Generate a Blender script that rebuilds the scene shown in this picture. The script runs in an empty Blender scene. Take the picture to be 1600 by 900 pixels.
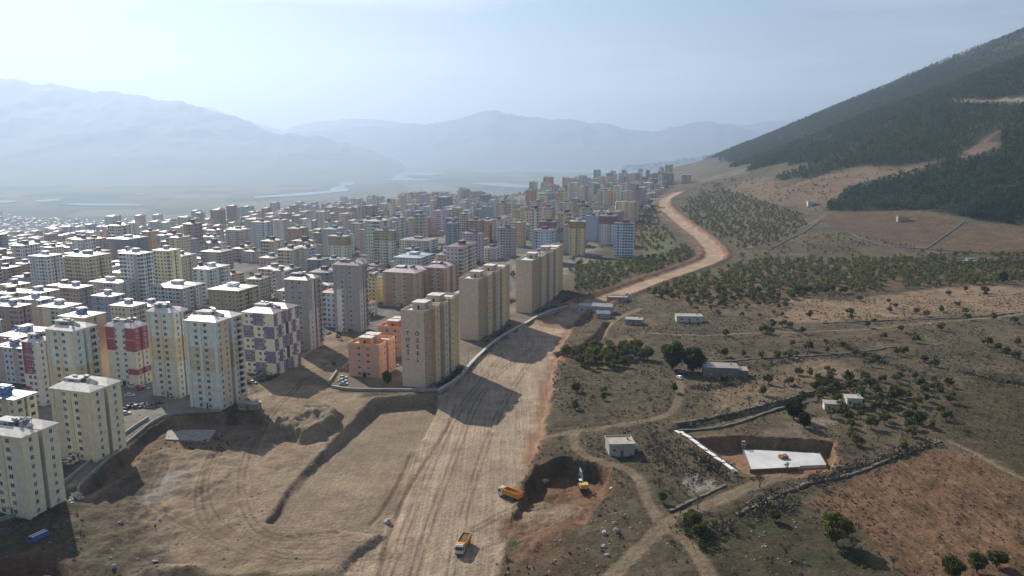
import bpy, math, random
import numpy as np
from mathutils import Matrix, Vector
random.seed(7); np.random.seed(7)
SC = bpy.context.scene
COL = SC.collection
# ------------------------------------------------------------------ camera, sky, sun, exposure
FPX = 1200.0; CH = 115.0; TILT = math.atan(225/FPX)
cam_d = bpy.data.cameras.new("camera"); cam = bpy.data.objects.new("camera", cam_d); COL.objects.link(cam)
cam.location = (0, 0, CH); cam.rotation_euler = (math.pi/2-TILT, 0, 0)
cam_d.sensor_width = 36; cam_d.lens = 36*FPX/1600
cam_d.clip_start = 1; cam_d.clip_end = 90000
SC.camera = cam
SUN_AZ = math.radians(-34.0); SUN_EL = math.radians(33.5)     # azimuth from +Y, clockwise positive
w = bpy.data.worlds.new("World"); SC.world = w; w.use_nodes = True
nt = w.node_tree; nt.nodes.clear()
sky = nt.nodes.new('ShaderNodeTexSky'); sky.sky_type = 'NISHITA'; sky.sun_disc = False
sky.sun_elevation = SUN_EL; sky.sun_rotation = SUN_AZ
sky.altitude = 600; sky.air_density = 1.0; sky.dust_density = 0.7; sky.ozone_density = 1.2
bg = nt.nodes.new('ShaderNodeBackground'); bg.inputs[1].default_value = 0.058
wo = nt.nodes.new('ShaderNodeOutputWorld')
# thin high cirrus laid over the sky
tcw = nt.nodes.new('ShaderNodeTexCoord'); mpw = nt.nodes.new('ShaderNodeMapping'); mpw.inputs['Scale'].default_value = (1.6, 1.6, 16)
mpw.inputs['Rotation'].default_value = (0.05, 0.03, 0.3)
nzw = nt.nodes.new('ShaderNodeTexNoise'); nzw.inputs['Scale'].default_value = 1.5; nzw.inputs['Detail'].default_value = 6
crw = nt.nodes.new('ShaderNodeMapRange'); crw.inputs[1].default_value = 0.45; crw.inputs[2].default_value = 0.8; crw.inputs[4].default_value = 0.6
mxw = nt.nodes.new('ShaderNodeMix'); mxw.data_type = 'RGBA'; mxw.inputs[7].default_value = (12.5, 12.9, 13.4, 1)
nt.links.new(tcw.outputs['Generated'], mpw.inputs[0]); nt.links.new(mpw.outputs[0], nzw.inputs['Vector'])
nt.links.new(nzw.outputs[0], crw.inputs[0]); nt.links.new(crw.outputs[0], mxw.inputs[0])
nt.links.new(sky.outputs[0], mxw.inputs[6]); nt.links.new(mxw.outputs[2], bg.inputs[0]); nt.links.new(bg.outputs[0], wo.inputs[0])
sl = bpy.data.lights.new("sun", 'SUN'); sl.energy = 5.0; sl.angle = math.radians(0.55); sl.color = (1.0, 0.91, 0.78)
so = bpy.data.objects.new("sun", sl); COL.objects.link(so)
SD = Vector((math.sin(SUN_AZ)*math.cos(SUN_EL), math.cos(SUN_AZ)*math.cos(SUN_EL), math.sin(SUN_EL)))
so.rotation_euler = SD.to_track_quat('Z', 'Y').to_euler(); so.location = (0, 0, 3000)
SC.view_settings.view_transform = 'Standard'; SC.view_settings.look = 'None'
SC.view_settings.exposure = 0.6; SC.view_settings.gamma = 1; SC.view_settings.use_curve_mapping = False
SC.cycles.max_bounces = 6; SC.cycles.volume_bounces = 1; SC.cycles.diffuse_bounces = 3
SC.cycles.sample_clamp_indirect = 4
HAZE_DENSITY = 1.0e-4
VALLEY = -300.0

# ------------------------------------------------------------------ noise
def _h(ix, iy, s):
    n = (ix.astype(np.int64)*374761393 + iy.astype(np.int64)*668265263 + s*982451653) & 0xffffffff
    n = ((n ^ (n >> 13))*1274126177) & 0xffffffff
    return ((n ^ (n >> 16)) & 0xffffff)/float(0xffffff)
def vnoise(x, y, s=0):
    x = np.asarray(x, float); y = np.asarray(y, float)
    ix = np.floor(x); iy = np.floor(y); fx = x-ix; fy = y-iy
    fx = fx*fx*(3-2*fx); fy = fy*fy*(3-2*fy)
    a = _h(ix, iy, s); b = _h(ix+1, iy, s); c = _h(ix, iy+1, s); d = _h(ix+1, iy+1, s)
    return (a+(b-a)*fx)*(1-fy)+(c+(d-c)*fx)*fy
def fbm(x, y, sc, octv=4, s=0):      # about -1..1
    x = np.asarray(x, float)/sc; y = np.asarray(y, float)/sc; t = 0; a = 1; n = 0
    for k in range(octv):
        t = t+a*(vnoise(x, y, s+k*17)*2-1); n += a; a *= .5
        x, y = x*1.8+y*.9+3.1, y*1.8-x*.9+7.7
    return t/n*1.4
def sstep(a, b, v):
    t = np.clip((v-a)/(b-a), 0, 1); return t*t*(3-2*t)
def splus(v, wd):
    v = np.asarray(v, float); return np.where(v/wd > 30, v, wd*np.log1p(np.exp(np.clip(v/wd, -60, 30))))

# ------------------------------------------------------------------ the land
MX, MY, MR = 2267., 1700., 1850.
def mount(x, y):
    d = np.hypot(x-MX, y-MY); th = np.degrees(np.arctan2(y-MY, x-MX)) % 360
    h = .42*splus(MR-30-d, 70); q = th-(216.9-np.degrees(np.arccos(np.clip(d/2833., 0, 1))))
    h = h*(1+.015*np.exp(-((q-5)/4.)**2)-.05*np.exp(-((q-16)/4.)**2)-.05*np.exp(-((q-30)/5.)**2))
    h = np.maximum(h, .427*splus(2020-np.hypot(x-2700, y-2900), 70))
    rise = sstep(40, 500, h)
    h = h+rise*(fbm(x, y, 330, 4, 5)*26+fbm(x, y, 60, 3, 9)*5)
    h = h+3.2*sstep(3, 60, h)*fbm(x, y, 90, 3, 3)
    return h
def zb(x, y):
    x = np.asarray(x, float); y = np.asarray(y, float)
    z = -6.5e-5*np.clip(y-330, 0, 1e9)*splus(250-x, 40)
    z = z-.11*splus(y-2500, 150)*np.maximum(sstep(800, 450, x), sstep(2050, 2450, np.hypot(x-2700, y-2900)))
    z = z+fbm(x, y, 160, 3, 1)*1.2*sstep(420, 700, y)+fbm(x, y, 45, 3, 2)*.5*sstep(60, 160, x)
    z = VALLEY+splus(z-VALLEY, 22)
    return z+mount(x, y)
def ray(px, py):
    u = (px-800)/FPX; v = -(py-450)/FPX
    return u, math.cos(TILT)+v*math.sin(TILT), -math.sin(TILT)+v*math.cos(TILT)
_TS = np.geomspace(120, 16000, 500)
def G(px, py, f=None):
    """point of the land seen at a pixel of the photograph (used to survey where things stand)"""
    f = f or zb
    dx, dy, dz = ray(px, py); s = _TS/dy
    g = CH+dz*s-f(dx*s, dy*s)
    k = np.argmax(g < 0)
    if g[k] >= 0: s0 = s1 = s[-1]
    else: s0, s1 = s[max(k-1, 0)], s[k]
    for _ in range(28):
        m = (s0+s1)/2
        if CH+dz*m-float(f(dx*m, dy*m)) < 0: s1 = m
        else: s0 = m
    return dx*s1, dy*s1
def Q(x, y, z):
    z = z-CH; c = y*math.cos(TILT)-z*math.sin(TILT); w_ = y*math.sin(TILT)+z*math.cos(TILT)
    return 800+FPX*x/c, 450-FPX*w_/c
def poly(pts): return np.array([G(*p) for p in pts])
def densify(P, n=6):
    """smooth polyline through points (Catmull-Rom)"""
    P = np.asarray(P, float); Pe = np.vstack([2*P[0]-P[1], P, 2*P[-1]-P[-2]]); out = []
    for i in range(1, len(Pe)-2):
        p0, p1, p2, p3 = Pe[i-1:i+3]
        for k in range(n):
            t = k/n; out.append(.5*((2*p1)+(-p0+p2)*t+(2*p0-5*p1+4*p2-p3)*t*t+(-p0+3*p1-3*p2+p3)*t**3))
    out.append(Pe[-2]); return np.array(out)
def sdist(x, y, P):
    """signed distance to polygon, positive inside"""
    x = np.asarray(x, float); y = np.asarray(y, float)
    d = np.full(x.shape, 1e18); ins = np.zeros(x.shape, bool); n = len(P)
    for i in range(n):
        ax, ay = P[i]; bx, by = P[(i+1) % n]; ex, ey = bx-ax, by-ay
        t = np.clip(((x-ax)*ex+(y-ay)*ey)/(ex*ex+ey*ey+1e-9), 0, 1)
        d = np.minimum(d, (x-ax-t*ex)**2+(y-ay-t*ey)**2)
        if ey != 0:
            c = ((ay > y) != (by > y)) & (x < ex*(y-ay)/ey+ax); ins ^= c
    d = np.sqrt(d); return np.where(ins, d, -d)
def ldist(x, y, L):
    x = np.asarray(x, float); y = np.asarray(y, float); d = np.full(x.shape, 1e18)
    for i in range(len(L)-1):
        ax, ay = L[i]; bx, by = L[i+1]; ex, ey = bx-ax, by-ay
        t = np.clip(((x-ax)*ex+(y-ay)*ey)/(ex*ex+ey*ey+1e-9), 0, 1)
        d = np.minimum(d, (x-ax-t*ex)**2+(y-ay-t*ey)**2)
    return np.sqrt(d)
def near(x, y, P, pad):
    return (x > P[:, 0].min()-pad) & (x < P[:, 0].max()+pad) & (y > P[:, 1].min()-pad) & (y < P[:, 1].max()+pad)

# surveyed outlines
ROADBED = poly([(585,622),(683,613),(718,592),(745,562),(778,532),(815,510),(852,492),(868,488),(905,494),(893,515),(876,545),(868,572),(862,600),(856,640),(846,680),(832,715),(812,760),(800,800),(785,850),(770,905),(520,905),(560,860),(600,832),(420,815),(455,762),(505,706)])
PIT = poly([(585,622),(683,613),(684,634),(655,690),(630,760),(600,832),(418,812),(455,762),(505,706)])
EXC = poly([(828,745),(838,727),(868,716),(892,713),(925,722),(952,735),(960,752),(948,775),(925,800),(900,850),(860,880),(800,890),(790,840),(810,790)])
TRENCH = poly([(346,647),(262,654),(238,667),(126,764),(128,776),(185,748),(225,716),(255,700),(340,706),(385,694),(415,668),(420,650)])
BOX = poly([(1088,684),(1180,681),(1302,690),(1304,716),(1296,735),(1250,742),(1172,744),(1140,720),(1110,700)])
NOTCH = poly([(866,546),(905,540),(932,520),(944,503),(954,503),(946,525),(925,545),(900,553),(872,556)])
HOLLOW = poly([(-60,905),(-60,872),(20,868),(70,866),(108,884),(118,905)])
MOUND = poly([(436,686),(430,668),(455,650),(500,642),(535,650),(528,668),(500,686),(470,692)])
MOUND2 = poly([(210,905),(215,890),(260,880),(310,884),(330,905)])
CRATER = poly([(455,676),(470,664),(500,660),(512,668),(495,678)])
NEAR_PL = [(1292,330),(1296,312),(1340,296),(1440,268),(1530,246),(1640,230),(1800,230),(1800,360),(1640,354),(1560,350),(1440,328),(1340,330)]
SITE = poly([(120,780),(230,700),(262,690),(350,700),(400,660),(395,605),(440,560),(470,540),(545,508),(560,512),(548,580),(515,604),(585,620),(683,614),(684,634),(600,832),(540,905),(210,905),(140,860)])
YARD = poly([(60,790),(128,757),(200,690),(238,660),(262,648),(346,642),(396,612),(380,600),(385,560),(300,560),(160,560),(60,600),(-60,640),(-80,800)])
TYARD = poly([(518,606),(548,582),(560,520),(600,500),(700,480),(830,470),(900,470),(880,478),(850,489),(813,508),(776,530),(742,560),(715,590),(682,612),(640,612),(560,611)])
PLOW = poly([(1262,785),(1275,768),(1350,742),(1425,713),(1452,702),(1485,700),(1530,716),(1610,757),(1680,800),(1660,910),(1430,910),(1390,882),(1335,832),(1285,805)])
GREENF = poly([(1488,690),(1470,660),(1500,610),(1530,580),(1610,588),(1700,620),(1700,790),(1605,740)])
TAN1 = poly([(1205,498),(1240,466),(1330,470),(1480,446),(1610,450),(1680,455),(1680,492),(1480,492),(1330,502),(1260,505)])
BRN1 = poly([(1282,345),(1332,332),(1420,335),(1500,345),(1448,386),(1385,382),(1335,366)])
BRN2 = poly([(1455,392),(1508,350),(1620,352),(1640,390),(1560,398)])
TONGUE = poly([(1125,305),(1150,290),(1180,272),(1225,292),(1290,272),(1330,264),(1430,262),(1440,268),(1330,290),(1290,322),(1275,330),(1240,318),(1190,318)])
TAN2 = poly([(1095,640),(1108,606),(1190,598),(1255,560),(1330,565),(1350,590),(1240,612),(1200,640),(1150,650)])
ORC_E = poly([(1268,600),(1350,588),(1440,592),(1492,598),(1482,655),(1425,705),(1340,705),(1298,660),(1240,640)])
ORC_A = poly([(1003,462),(1040,446),(1150,415),(1240,408),(1400,406),(1560,408),(1640,420),(1640,438),(1400,452),(1290,462),(1230,470),(1110,478)])
ORC_B = poly([(897,412),(960,412),(1040,398),(1068,384),(1084,396),(1070,412),(1000,434),(945,450),(898,458)])
ORC_C = poly([(1062,325),(1095,303),(1130,296),(1200,318),(1255,335),(1262,352),(1225,374),(1160,390),(1128,376),(1085,350)])
ORC_D = poly([(1040,460),(1110,478),(1200,472),(1230,470),(1230,500),(1100,492)])
ORC_F = poly([(880,572),(880,548),(930,545),(1010,548),(1022,575),(950,582)])
ORC_G = poly([(960,395),(985,330),(1018,315),(1030,345),(1062,378),(1030,392)])
MEADOW = poly([(1000,378),(1030,365),(1060,378),(1040,395),(1010,400)])
ROADR = densify(poly([(872,500),(895,485),(930,471),(990,449),(1050,428),(1100,410),(1116,398),(1108,383),(1084,362),(1058,342),(1040,326),(1038,312),(1060,300)]))
TRACKS = [densify(poly(p)) for p in [
    [(848,684),(880,676),(935,668),(990,660),(1032,651),(1054,636),(1062,612),(1061,596)],
    [(898,675),(898,695),(915,712),(945,724),(978,732),(1000,752),(1010,780),(1025,805),(1034,822)],
    [(940,912),(985,872),(1034,822),(1075,801),(1120,783),(1170,760),(1220,745),(1262,735)],
    [(1034,822),(1062,836),(1085,860),(1115,912)],
    [(1483,688),(1520,706),(1560,728),(1620,758)],
    [(872,556),(905,548),(930,534),(944,514),(960,500),(1000,482)],
    [(1160,390),(1235,362),(1290,335)],
    [(1000,520),(1100,524),(1190,520),(1300,517),(1480,502),(1620,488)],
]]
TRACKW = [1.7, 2.0, 2.4, 2.0, 1.2, 2.6, 1.5, 1.2]
LANE = densify(poly([(1060,672),(1110,664),(1160,652),(1225,634),(1290,615),(1350,600)]))
RUTS = [densify(poly(p), 8) for p in [
    [(345,700),(322,745),(325,790),(360,830),(430,852),(560,850),(640,836)],
    [(395,690),(378,740),(382,790),(410,830),(480,842),(590,826)],
    [(330,712),(312,760),(318,812),(370,848),(470,870),(620,860)],
    [(260,720),(240,780),(290,820),(400,868),(560,880)],
    [(470,600),(430,640),(400,690),(392,720)],
    [(530,556),(480,590),(440,630)],
    [(640,905),(690,760),(760,600),(830,540)],
    [(600,905),(650,780),(715,640),(790,545)],
    [(700,905),(735,760),(790,620),(850,530)],
    [(740,820),(800,790),(880,775)],[(760,850),(820,830),(900,780)]]]
SCARS = [densify(poly(p), 6) for p in [[(712,625),(700,660),(672,705),(640,755),(622,792),(602,850),(590,905)],
    [(505,706),(478,735),(452,765),(434,800),(418,815)],[(640,700),(625,740),(598,790),(578,812)],[(470,836),(520,832),(576,826)]]]
YARD_EDGE_Y = float(G(640, 640)[1]); PIT_NEAR_Y = float(G(500, 815)[1])
def zf(x, y):
    """the finished ground: land plus cuts, pits and heaps"""
    x = np.asarray(x, float); y = np.asarray(y, float); sh = x.shape
    x = np.atleast_1d(x).ravel(); y = np.atleast_1d(y).ravel(); z = zb(x, y)
    def op(P, fn, pad=12):
        m = near(x, y, P, pad)
        if m.any():
            xx, yy = x[m], y[m]; z[m] = fn(xx, yy, z[m], sdist(xx, yy, P))
    nz = lambda xx, yy, a, s=3, k=40: fbm(xx, yy, s, 3, k)*a
    op(ROADBED, lambda xx, yy, zz, d: zz-1.6*sstep(-1.5, 1.5, d+nz(xx, yy, .7, 6)))
    op(PIT, lambda xx, yy, zz, d: zz-4.2*sstep(0, 1, (yy-PIT_NEAR_Y)/(YARD_EDGE_Y-PIT_NEAR_Y+20))**1.15*sstep(-.2, .9, d+nz(xx, yy, .45, 4)))
    op(EXC, lambda xx, yy, zz, d: zz-6.6*sstep(-.5, 1.6, d+nz(xx, yy, 1.6, 6))*sstep(205, 262, yy)+nz(xx, yy, .9, 5, 44)*sstep(0, 5, d))
    op(TRENCH, lambda xx, yy, zz, d: zz-3.8*sstep(-.3, 1.4, d+nz(xx, yy, .8, 5)))
    op(BOX, lambda xx, yy, zz, d: zz-5.2*sstep(-.4, 1.0, d+nz(xx, yy, .5, 5))*sstep(250, 264, yy))
    op(NOTCH, lambda xx, yy, zz, d: zz-4.0*sstep(-1, 3, d))
    op(HOLLOW, lambda xx, yy, zz, d: zz-4.5*sstep(-.5, 5, d+nz(xx, yy, 1.5, 6)))
    op(MOUND, lambda xx, yy, zz, d: zz+4.8*sstep(-1, 3.4, d+nz(xx, yy, 2.2, 8))+nz(xx, yy, 1.4, 4)*sstep(-2, 2, d))
    op(CRATER, lambda xx, yy, zz, d: zz-1.6*sstep(-1, 3, d+nz(xx, yy, 1, 5)))
    op(MOUND2, lambda xx, yy, zz, d: zz+2.0*sstep(-1, 4, d+nz(xx, yy, 1.5, 5)))
    # trackside banks of the winding road
    m = near(x, y, ROADR, 40)
    if m.any():
        d = ldist(x[m], y[m], ROADR); wid = 9.5
        z[m] += 1.7*np.exp(-((d-wid-5)/3.2)**2)-1.2*(1-sstep(wid-2, wid+2, d))
    m = (y < 700)
    if m.any():
        xx, yy = x[m], y[m]
        flat = np.maximum(sstep(-2, 3, sdist(xx, yy, ROADBED)), np.maximum(sstep(-4, 4, sdist(xx, yy, YARD)), sstep(-4, 4, sdist(xx, yy, TYARD))))
        rough = 1-flat
        lump = fbm(xx, yy, 7, 3, 21)*.38+fbm(xx, yy, 2.6, 2, 22)*.16
        rub = near(xx, yy, poly([(100,905),(60,780),(230,700),(300,720),(260,830),(220,905)]), 0)*1.0
        fieldy = sstep(60, 75, xx)*.55
        z[m] += lump*rough*(1-.5*fieldy)*(1+rub*1.3)
        dd = np.minimum.reduce([ldist(xx, yy, T) for T in SCARS]); z[m] -= .55*np.exp(-(dd/.7)**2)
        for T in (LANE,):
            d = ldist(xx, yy, T); z[m] -= .9*(1-sstep(1.8, 4, d))
        for a, T in enumerate(TRACKS[:5]):
            d = ldist(xx, yy, T); z[m] -= .18*(1-sstep(TRACKW[a], TRACKW[a]+1.5, d))
    return z.reshape(sh) if sh else float(z[0])
def ground(px, py):
    p = G(px, py, zf if py > 470 else zb); return (p[0], p[1], zf(p[0], p[1]))

# ------------------------------------------------------------------ materials
def mat(name, color=(.5, .5, .5), rough=.8, metal=0.0, spec=.3, noise=.12, nscale=.6, bump=0, bscale=3, color2=None, thresh=None):
    m = bpy.data.materials.new(name); m.use_nodes = True; n = m.node_tree; b = n.nodes['Principled BSDF']
    b.inputs['Roughness'].default_value = rough; b.inputs['Metallic'].default_value = metal
    b.inputs['Specular IOR Level'].default_value = spec
    tc = n.nodes.new('ShaderNodeTexCoord'); nz = n.nodes.new('ShaderNodeTexNoise')
    nz.inputs['Scale'].default_value = nscale; nz.inputs['Detail'].default_value = 5; nz.inputs['Roughness'].default_value = .6
    n.links.new(tc.outputs['Object'], nz.inputs['Vector'])
    c2 = color2 or tuple(c*(1-noise*2.2) for c in color); c1 = color if color2 else tuple(min(1, c*(1+noise)) for c in color)
    r = n.nodes.new('ShaderNodeMapRange'); r.inputs[1].default_value = thresh[0] if thresh else .3; r.inputs[2].default_value = thresh[1] if thresh else .7
    mx = n.nodes.new('ShaderNodeMix'); mx.data_type = 'RGBA'
    mx.inputs[6].default_value = (*c1, 1); mx.inputs[7].default_value = (*c2, 1)
    n.links.new(nz.outputs[0], r.inputs[0]); n.links.new(r.outputs[0], mx.inputs[0]); n.links.new(mx.outputs[2], b.inputs['Base Color'])
    if bump:
        n2 = n.nodes.new('ShaderNodeTexNoise'); n2.inputs['Scale'].default_value = bscale; n2.inputs['Detail'].default_value = 6
        n.links.new(tc.outputs['Object'], n2.inputs['Vector'])
        bp = n.nodes.new('ShaderNodeBump'); bp.inputs['Strength'].default_value = 1; bp.inputs['Distance'].default_value = bump
        n.links.new(n2.outputs[0], bp.inputs['Height']); n.links.new(bp.outputs[0], b.inputs['Normal'])
    return m
MT = {}
def M(key, *a, **k):
    if key not in MT: MT[key] = mat(key, *a, **k)
    return MT[key]
def nodes_ground():
    m = bpy.data.materials.new("earth"); m.use_nodes = True; n = m.node_tree; L = n.links.new; b = n.nodes['Principled BSDF']
    b.inputs['Roughness'].default_value = .95; b.inputs['Specular IOR Level'].default_value = .1
    at = n.nodes.new('ShaderNodeAttribute'); at.attribute_name = "Col"
    mk = n.nodes.new('ShaderNodeAttribute'); mk.attribute_name = "Mask"; sp = n.nodes.new('ShaderNodeSeparateColor'); L(mk.outputs['Color'], sp.inputs[0])
    tc = n.nodes.new('ShaderNodeTexCoord'); P = tc.outputs['Object']
    def noise(scale, det=5, rgh=.6, vec=None):
        t = n.nodes.new('ShaderNodeTexNoise'); t.inputs['Scale'].default_value = scale; t.inputs['Detail'].default_value = det; t.inputs['Roughness'].default_value = rgh
        L(vec or P, t.inputs['Vector']); return t.outputs[0]
    def rng(v, a, b_, c, d):
        t = n.nodes.new('ShaderNodeMapRange'); L(v, t.inputs[0])
        for i, q in enumerate((a, b_, c, d)): t.inputs[i+1].default_value = q
        return t.outputs[0]
    def mth(op, a, b_=None, v=None):
        t = n.nodes.new('ShaderNodeMath'); t.operation = op; L(a, t.inputs[0])
        if b_ is not None: L(b_, t.inputs[1])
        if v is not None: t.inputs[1].default_value = v
        return t.outputs[0]
    def mix(fac, a, b_, blend='MIX'):
        t = n.nodes.new('ShaderNodeMix'); t.data_type = 'RGBA'; t.blend_type = blend
        if isinstance(fac, float): t.inputs[0].default_value = fac
        else: L(fac, t.inputs[0])
        for i, q in ((6, a), (7, b_)):
            if isinstance(q, tuple): t.inputs[i].default_value = (*q, 1)
            else: L(q, t.inputs[i])
        return t.outputs[2]
    c = at.outputs['Color']
    big = rng(noise(.045, 6, .65), .3, .7, .72, 1.25); fine = rng(noise(.9, 6, .7), .3, .72, .72, 1.24)
    grit = rng(noise(3.2, 4, .8), .3, .7, .8, 1.18); v = mth('MULTIPLY', mth('MULTIPLY', big, fine), grit)
    comb = n.nodes.new('ShaderNodeCombineColor'); [L(v, comb.inputs[i]) for i in range(3)]
    c = mix(1.0, c, comb.outputs[0], 'MULTIPLY')
    # wheel and blade streaks along the graded bed
    mp = n.nodes.new('ShaderNodeMapping'); mp.inputs['Rotation'].default_value = (0, 0, math.radians(9)); mp.inputs['Scale'].default_value = (1.1, .028, 1); L(P, mp.inputs[0])
    st = rng(noise(1.0, 5, .6, mp.outputs[0]), .3, .7, .76, 1.2)
    cs = n.nodes.new('ShaderNodeCombineColor'); [L(st, cs.inputs[i]) for i in range(3)]
    c = mix(sp.outputs[0], c, mix(1.0, c, cs.outputs[0], 'MULTIPLY'))
    md = rng(noise(.17, 6, .72), .34, .66, .62, 1.38); cm = n.nodes.new('ShaderNodeCombineColor'); [L(md, cm.inputs[i]) for i in range(3)]
    c = mix(rng(sp.outputs[2], 0, .8, .35, 1), c, mix(1.0, c, cm.outputs[0], 'MULTIPLY'))
    # plough rows
    mp2 = n.nodes.new('ShaderNodeMapping'); mp2.inputs['Rotation'].default_value = (0, 0, math.radians(-38)); mp2.inputs['Scale'].default_value = (.55, .12, 1); L(P, mp2.inputs[0])
    pr = rng(noise(1.0, 4, .7, mp2.outputs[0]), .34, .66, .55, 1.3)
    cp = n.nodes.new('ShaderNodeCombineColor'); [L(pr, cp.inputs[i]) for i in range(3)]
    c = mix(sp.outputs[1], c, mix(1.0, c, cp.outputs[0], 'MULTIPLY'))
    # dry weeds, tufts and stones
    wd = mth('MULTIPLY', rng(noise(.55, 6, .75), .55, .62, 0, 1), sp.outputs[2])
    c = mix(wd, c, (.045, .05, .025))
    wp = mth('MULTIPLY', rng(noise(.30, 5, .8), .60, .66, 0, .7), sp.outputs[2])
    c = mix(wp, c, (.21, .185, .13))
    L(c, b.inputs['Base Color'])
    bp = n.nodes.new('ShaderNodeBump'); bp.inputs['Strength'].default_value = .9; bp.inputs['Distance'].default_value = .85
    L(noise(.7, 7, .7), bp.inputs['Height'])
    bp2 = n.nodes.new('ShaderNodeBump'); bp2.inputs['Distance'].default_value = .35; L(sp.outputs[0], bp2.inputs['Strength'])
    L(st, bp2.inputs['Height']); L(bp.outputs[0], bp2.inputs['Normal']); L(bp2.outputs[0], b.inputs['Normal'])
    return m
EARTH = nodes_ground()
def nodes_facade():
    """painted walls with window rows, laid out in metres along each wall"""
    m = bpy.data.materials.new("rendered_wall_with_windows"); m.use_nodes = True; n = m.node_tree; L = n.links.new; b = n.nodes['Principled BSDF']
    uv = n.nodes.new('ShaderNodeUVMap'); s = n.nodes.new('ShaderNodeSeparateXYZ'); L(uv.outputs[0], s.inputs[0])
    oi = n.nodes.new('ShaderNodeObjectInfo'); at = n.nodes.new('ShaderNodeAttribute'); at.attribute_name = "Col"
    def mth(op, a, b_=None):
        t = n.nodes.new('ShaderNodeMath'); t.operation = op
        for i, q in enumerate((a, b_)):
            if q is None: continue
            if isinstance(q, (int, float)): t.inputs[i].default_value = q
            else: L(q, t.inputs[i])
        return t.outputs[0]
    def band(v, lo, hi): return mth('MULTIPLY', mth('GREATER_THAN', v, lo), mth('LESS_THAN', v, hi))
    u = mth('DIVIDE', s.outputs[0], 3.1); v = mth('DIVIDE', s.outputs[1], 3.0)
    fu = mth('FRACT', u); fv = mth('FRACT', v); iu = mth('FLOOR', u); iv = mth('FLOOR', v)
    cb = n.nodes.new('ShaderNodeCombineXYZ'); L(iu, cb.inputs[0]); L(iv, cb.inputs[1]); L(oi.outputs['Random'], cb.inputs[2])
    wn = n.nodes.new('ShaderNodeTexWhiteNoise'); L(cb.outputs[0], wn.inputs['Vector'])
    cb2 = n.nodes.new('ShaderNodeCombineXYZ'); L(iu, cb2.inputs[0]); L(oi.outputs['Random'], cb2.inputs[2])
    wc = n.nodes.new('ShaderNodeTexWhiteNoise'); L(cb2.outputs[0], wc.inputs['Vector'])
    colon = mth('GREATER_THAN', wc.outputs[0], .22)
    balc = mth('GREATER_THAN', wc.outputs[0], .72)
    win = mth('MULTIPLY', mth('MULTIPLY', band(fu, .3, .72), band(fv, .32, .78)), colon)
    frm = mth('MULTIPLY', mth('MULTIPLY', band(fu, .26, .76), band(fv, .28, .82)), colon)
    bal = mth('MULTIPLY', mth('MULTIPLY', band(fu, .06, .94), band(fv, .38, .92)), balc)
    def mix(fac, a, b_, bl='MIX'):
        t = n.nodes.new('ShaderNodeMix'); t.data_type = 'RGBA'; t.blend_type = bl
        if isinstance(fac, float): t.inputs[0].default_value = fac
        else: L(fac, t.inputs[0])
        for i, q in ((6, a), (7, b_)):
            if isinstance(q, tuple): t.inputs[i].default_value = (*q, 1)
            else: L(q, t.inputs[i])
        return t.outputs[2]
    base = mix(1.0, mix(1.0, oi.outputs['Color'], at.outputs['Color'], 'MULTIPLY'), (1.3, 1.3, 1.3), 'MULTIPLY')
    tc = n.nodes.new('ShaderNodeTexCoord'); nz = n.nodes.new('ShaderNodeTexNoise'); nz.inputs['Scale'].default_value = .35; nz.inputs['Detail'].default_value = 4; L(tc.outputs['Object'], nz.inputs['Vector'])
    r = n.nodes.new('ShaderNodeMapRange'); r.inputs[1].default_value = .3; r.inputs[2].default_value = .7; r.inputs[3].default_value = .82; r.inputs[4].default_value = 1.05; L(nz.outputs[0], r.inputs[0])
    cc = n.nodes.new('ShaderNodeCombineColor'); [L(r.outputs[0], cc.inputs[i]) for i in range(3)]
    base = mix(1.0, base, cc.outputs[0], 'MULTIPLY')
    # slab line of each storey and accent strips
    base = mix(mth('MULTIPLY', band(fv, 0.0, .06), .25), base, (.25, .23, .21))
    base = mix(mth('MULTIPLY', mth('LESS_THAN', wc.outputs[0], .12), .55), base, (.33, .22, .16))
    base = mix(frm, base, (.6, .6, .58)); base = mix(bal, base, (.16, .16, .16))
    gl = mix(wn.outputs[0], (.02, .025, .03), (.22, .22, .21))
    base = mix(win, base, gl)
    L(base, b.inputs['Base Color']); b.inputs['Specular IOR Level'].default_value = .3
    rr = n.nodes.new('ShaderNodeMapRange'); rr.inputs[3].default_value = .85; rr.inputs[4].default_value = .2; L(win, rr.inputs[0]); L(rr.outputs[0], b.inputs['Roughness'])
    bp = n.nodes.new('ShaderNodeBump'); bp.inputs['Strength'].default_value = 1; bp.inputs['Distance'].default_value = .25; bp.invert = True
    L(mth('MAXIMUM', win, bal), bp.inputs['Height']); L(bp.outputs[0], b.inputs['Normal'])
    return m
FACADE = nodes_facade()
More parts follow.
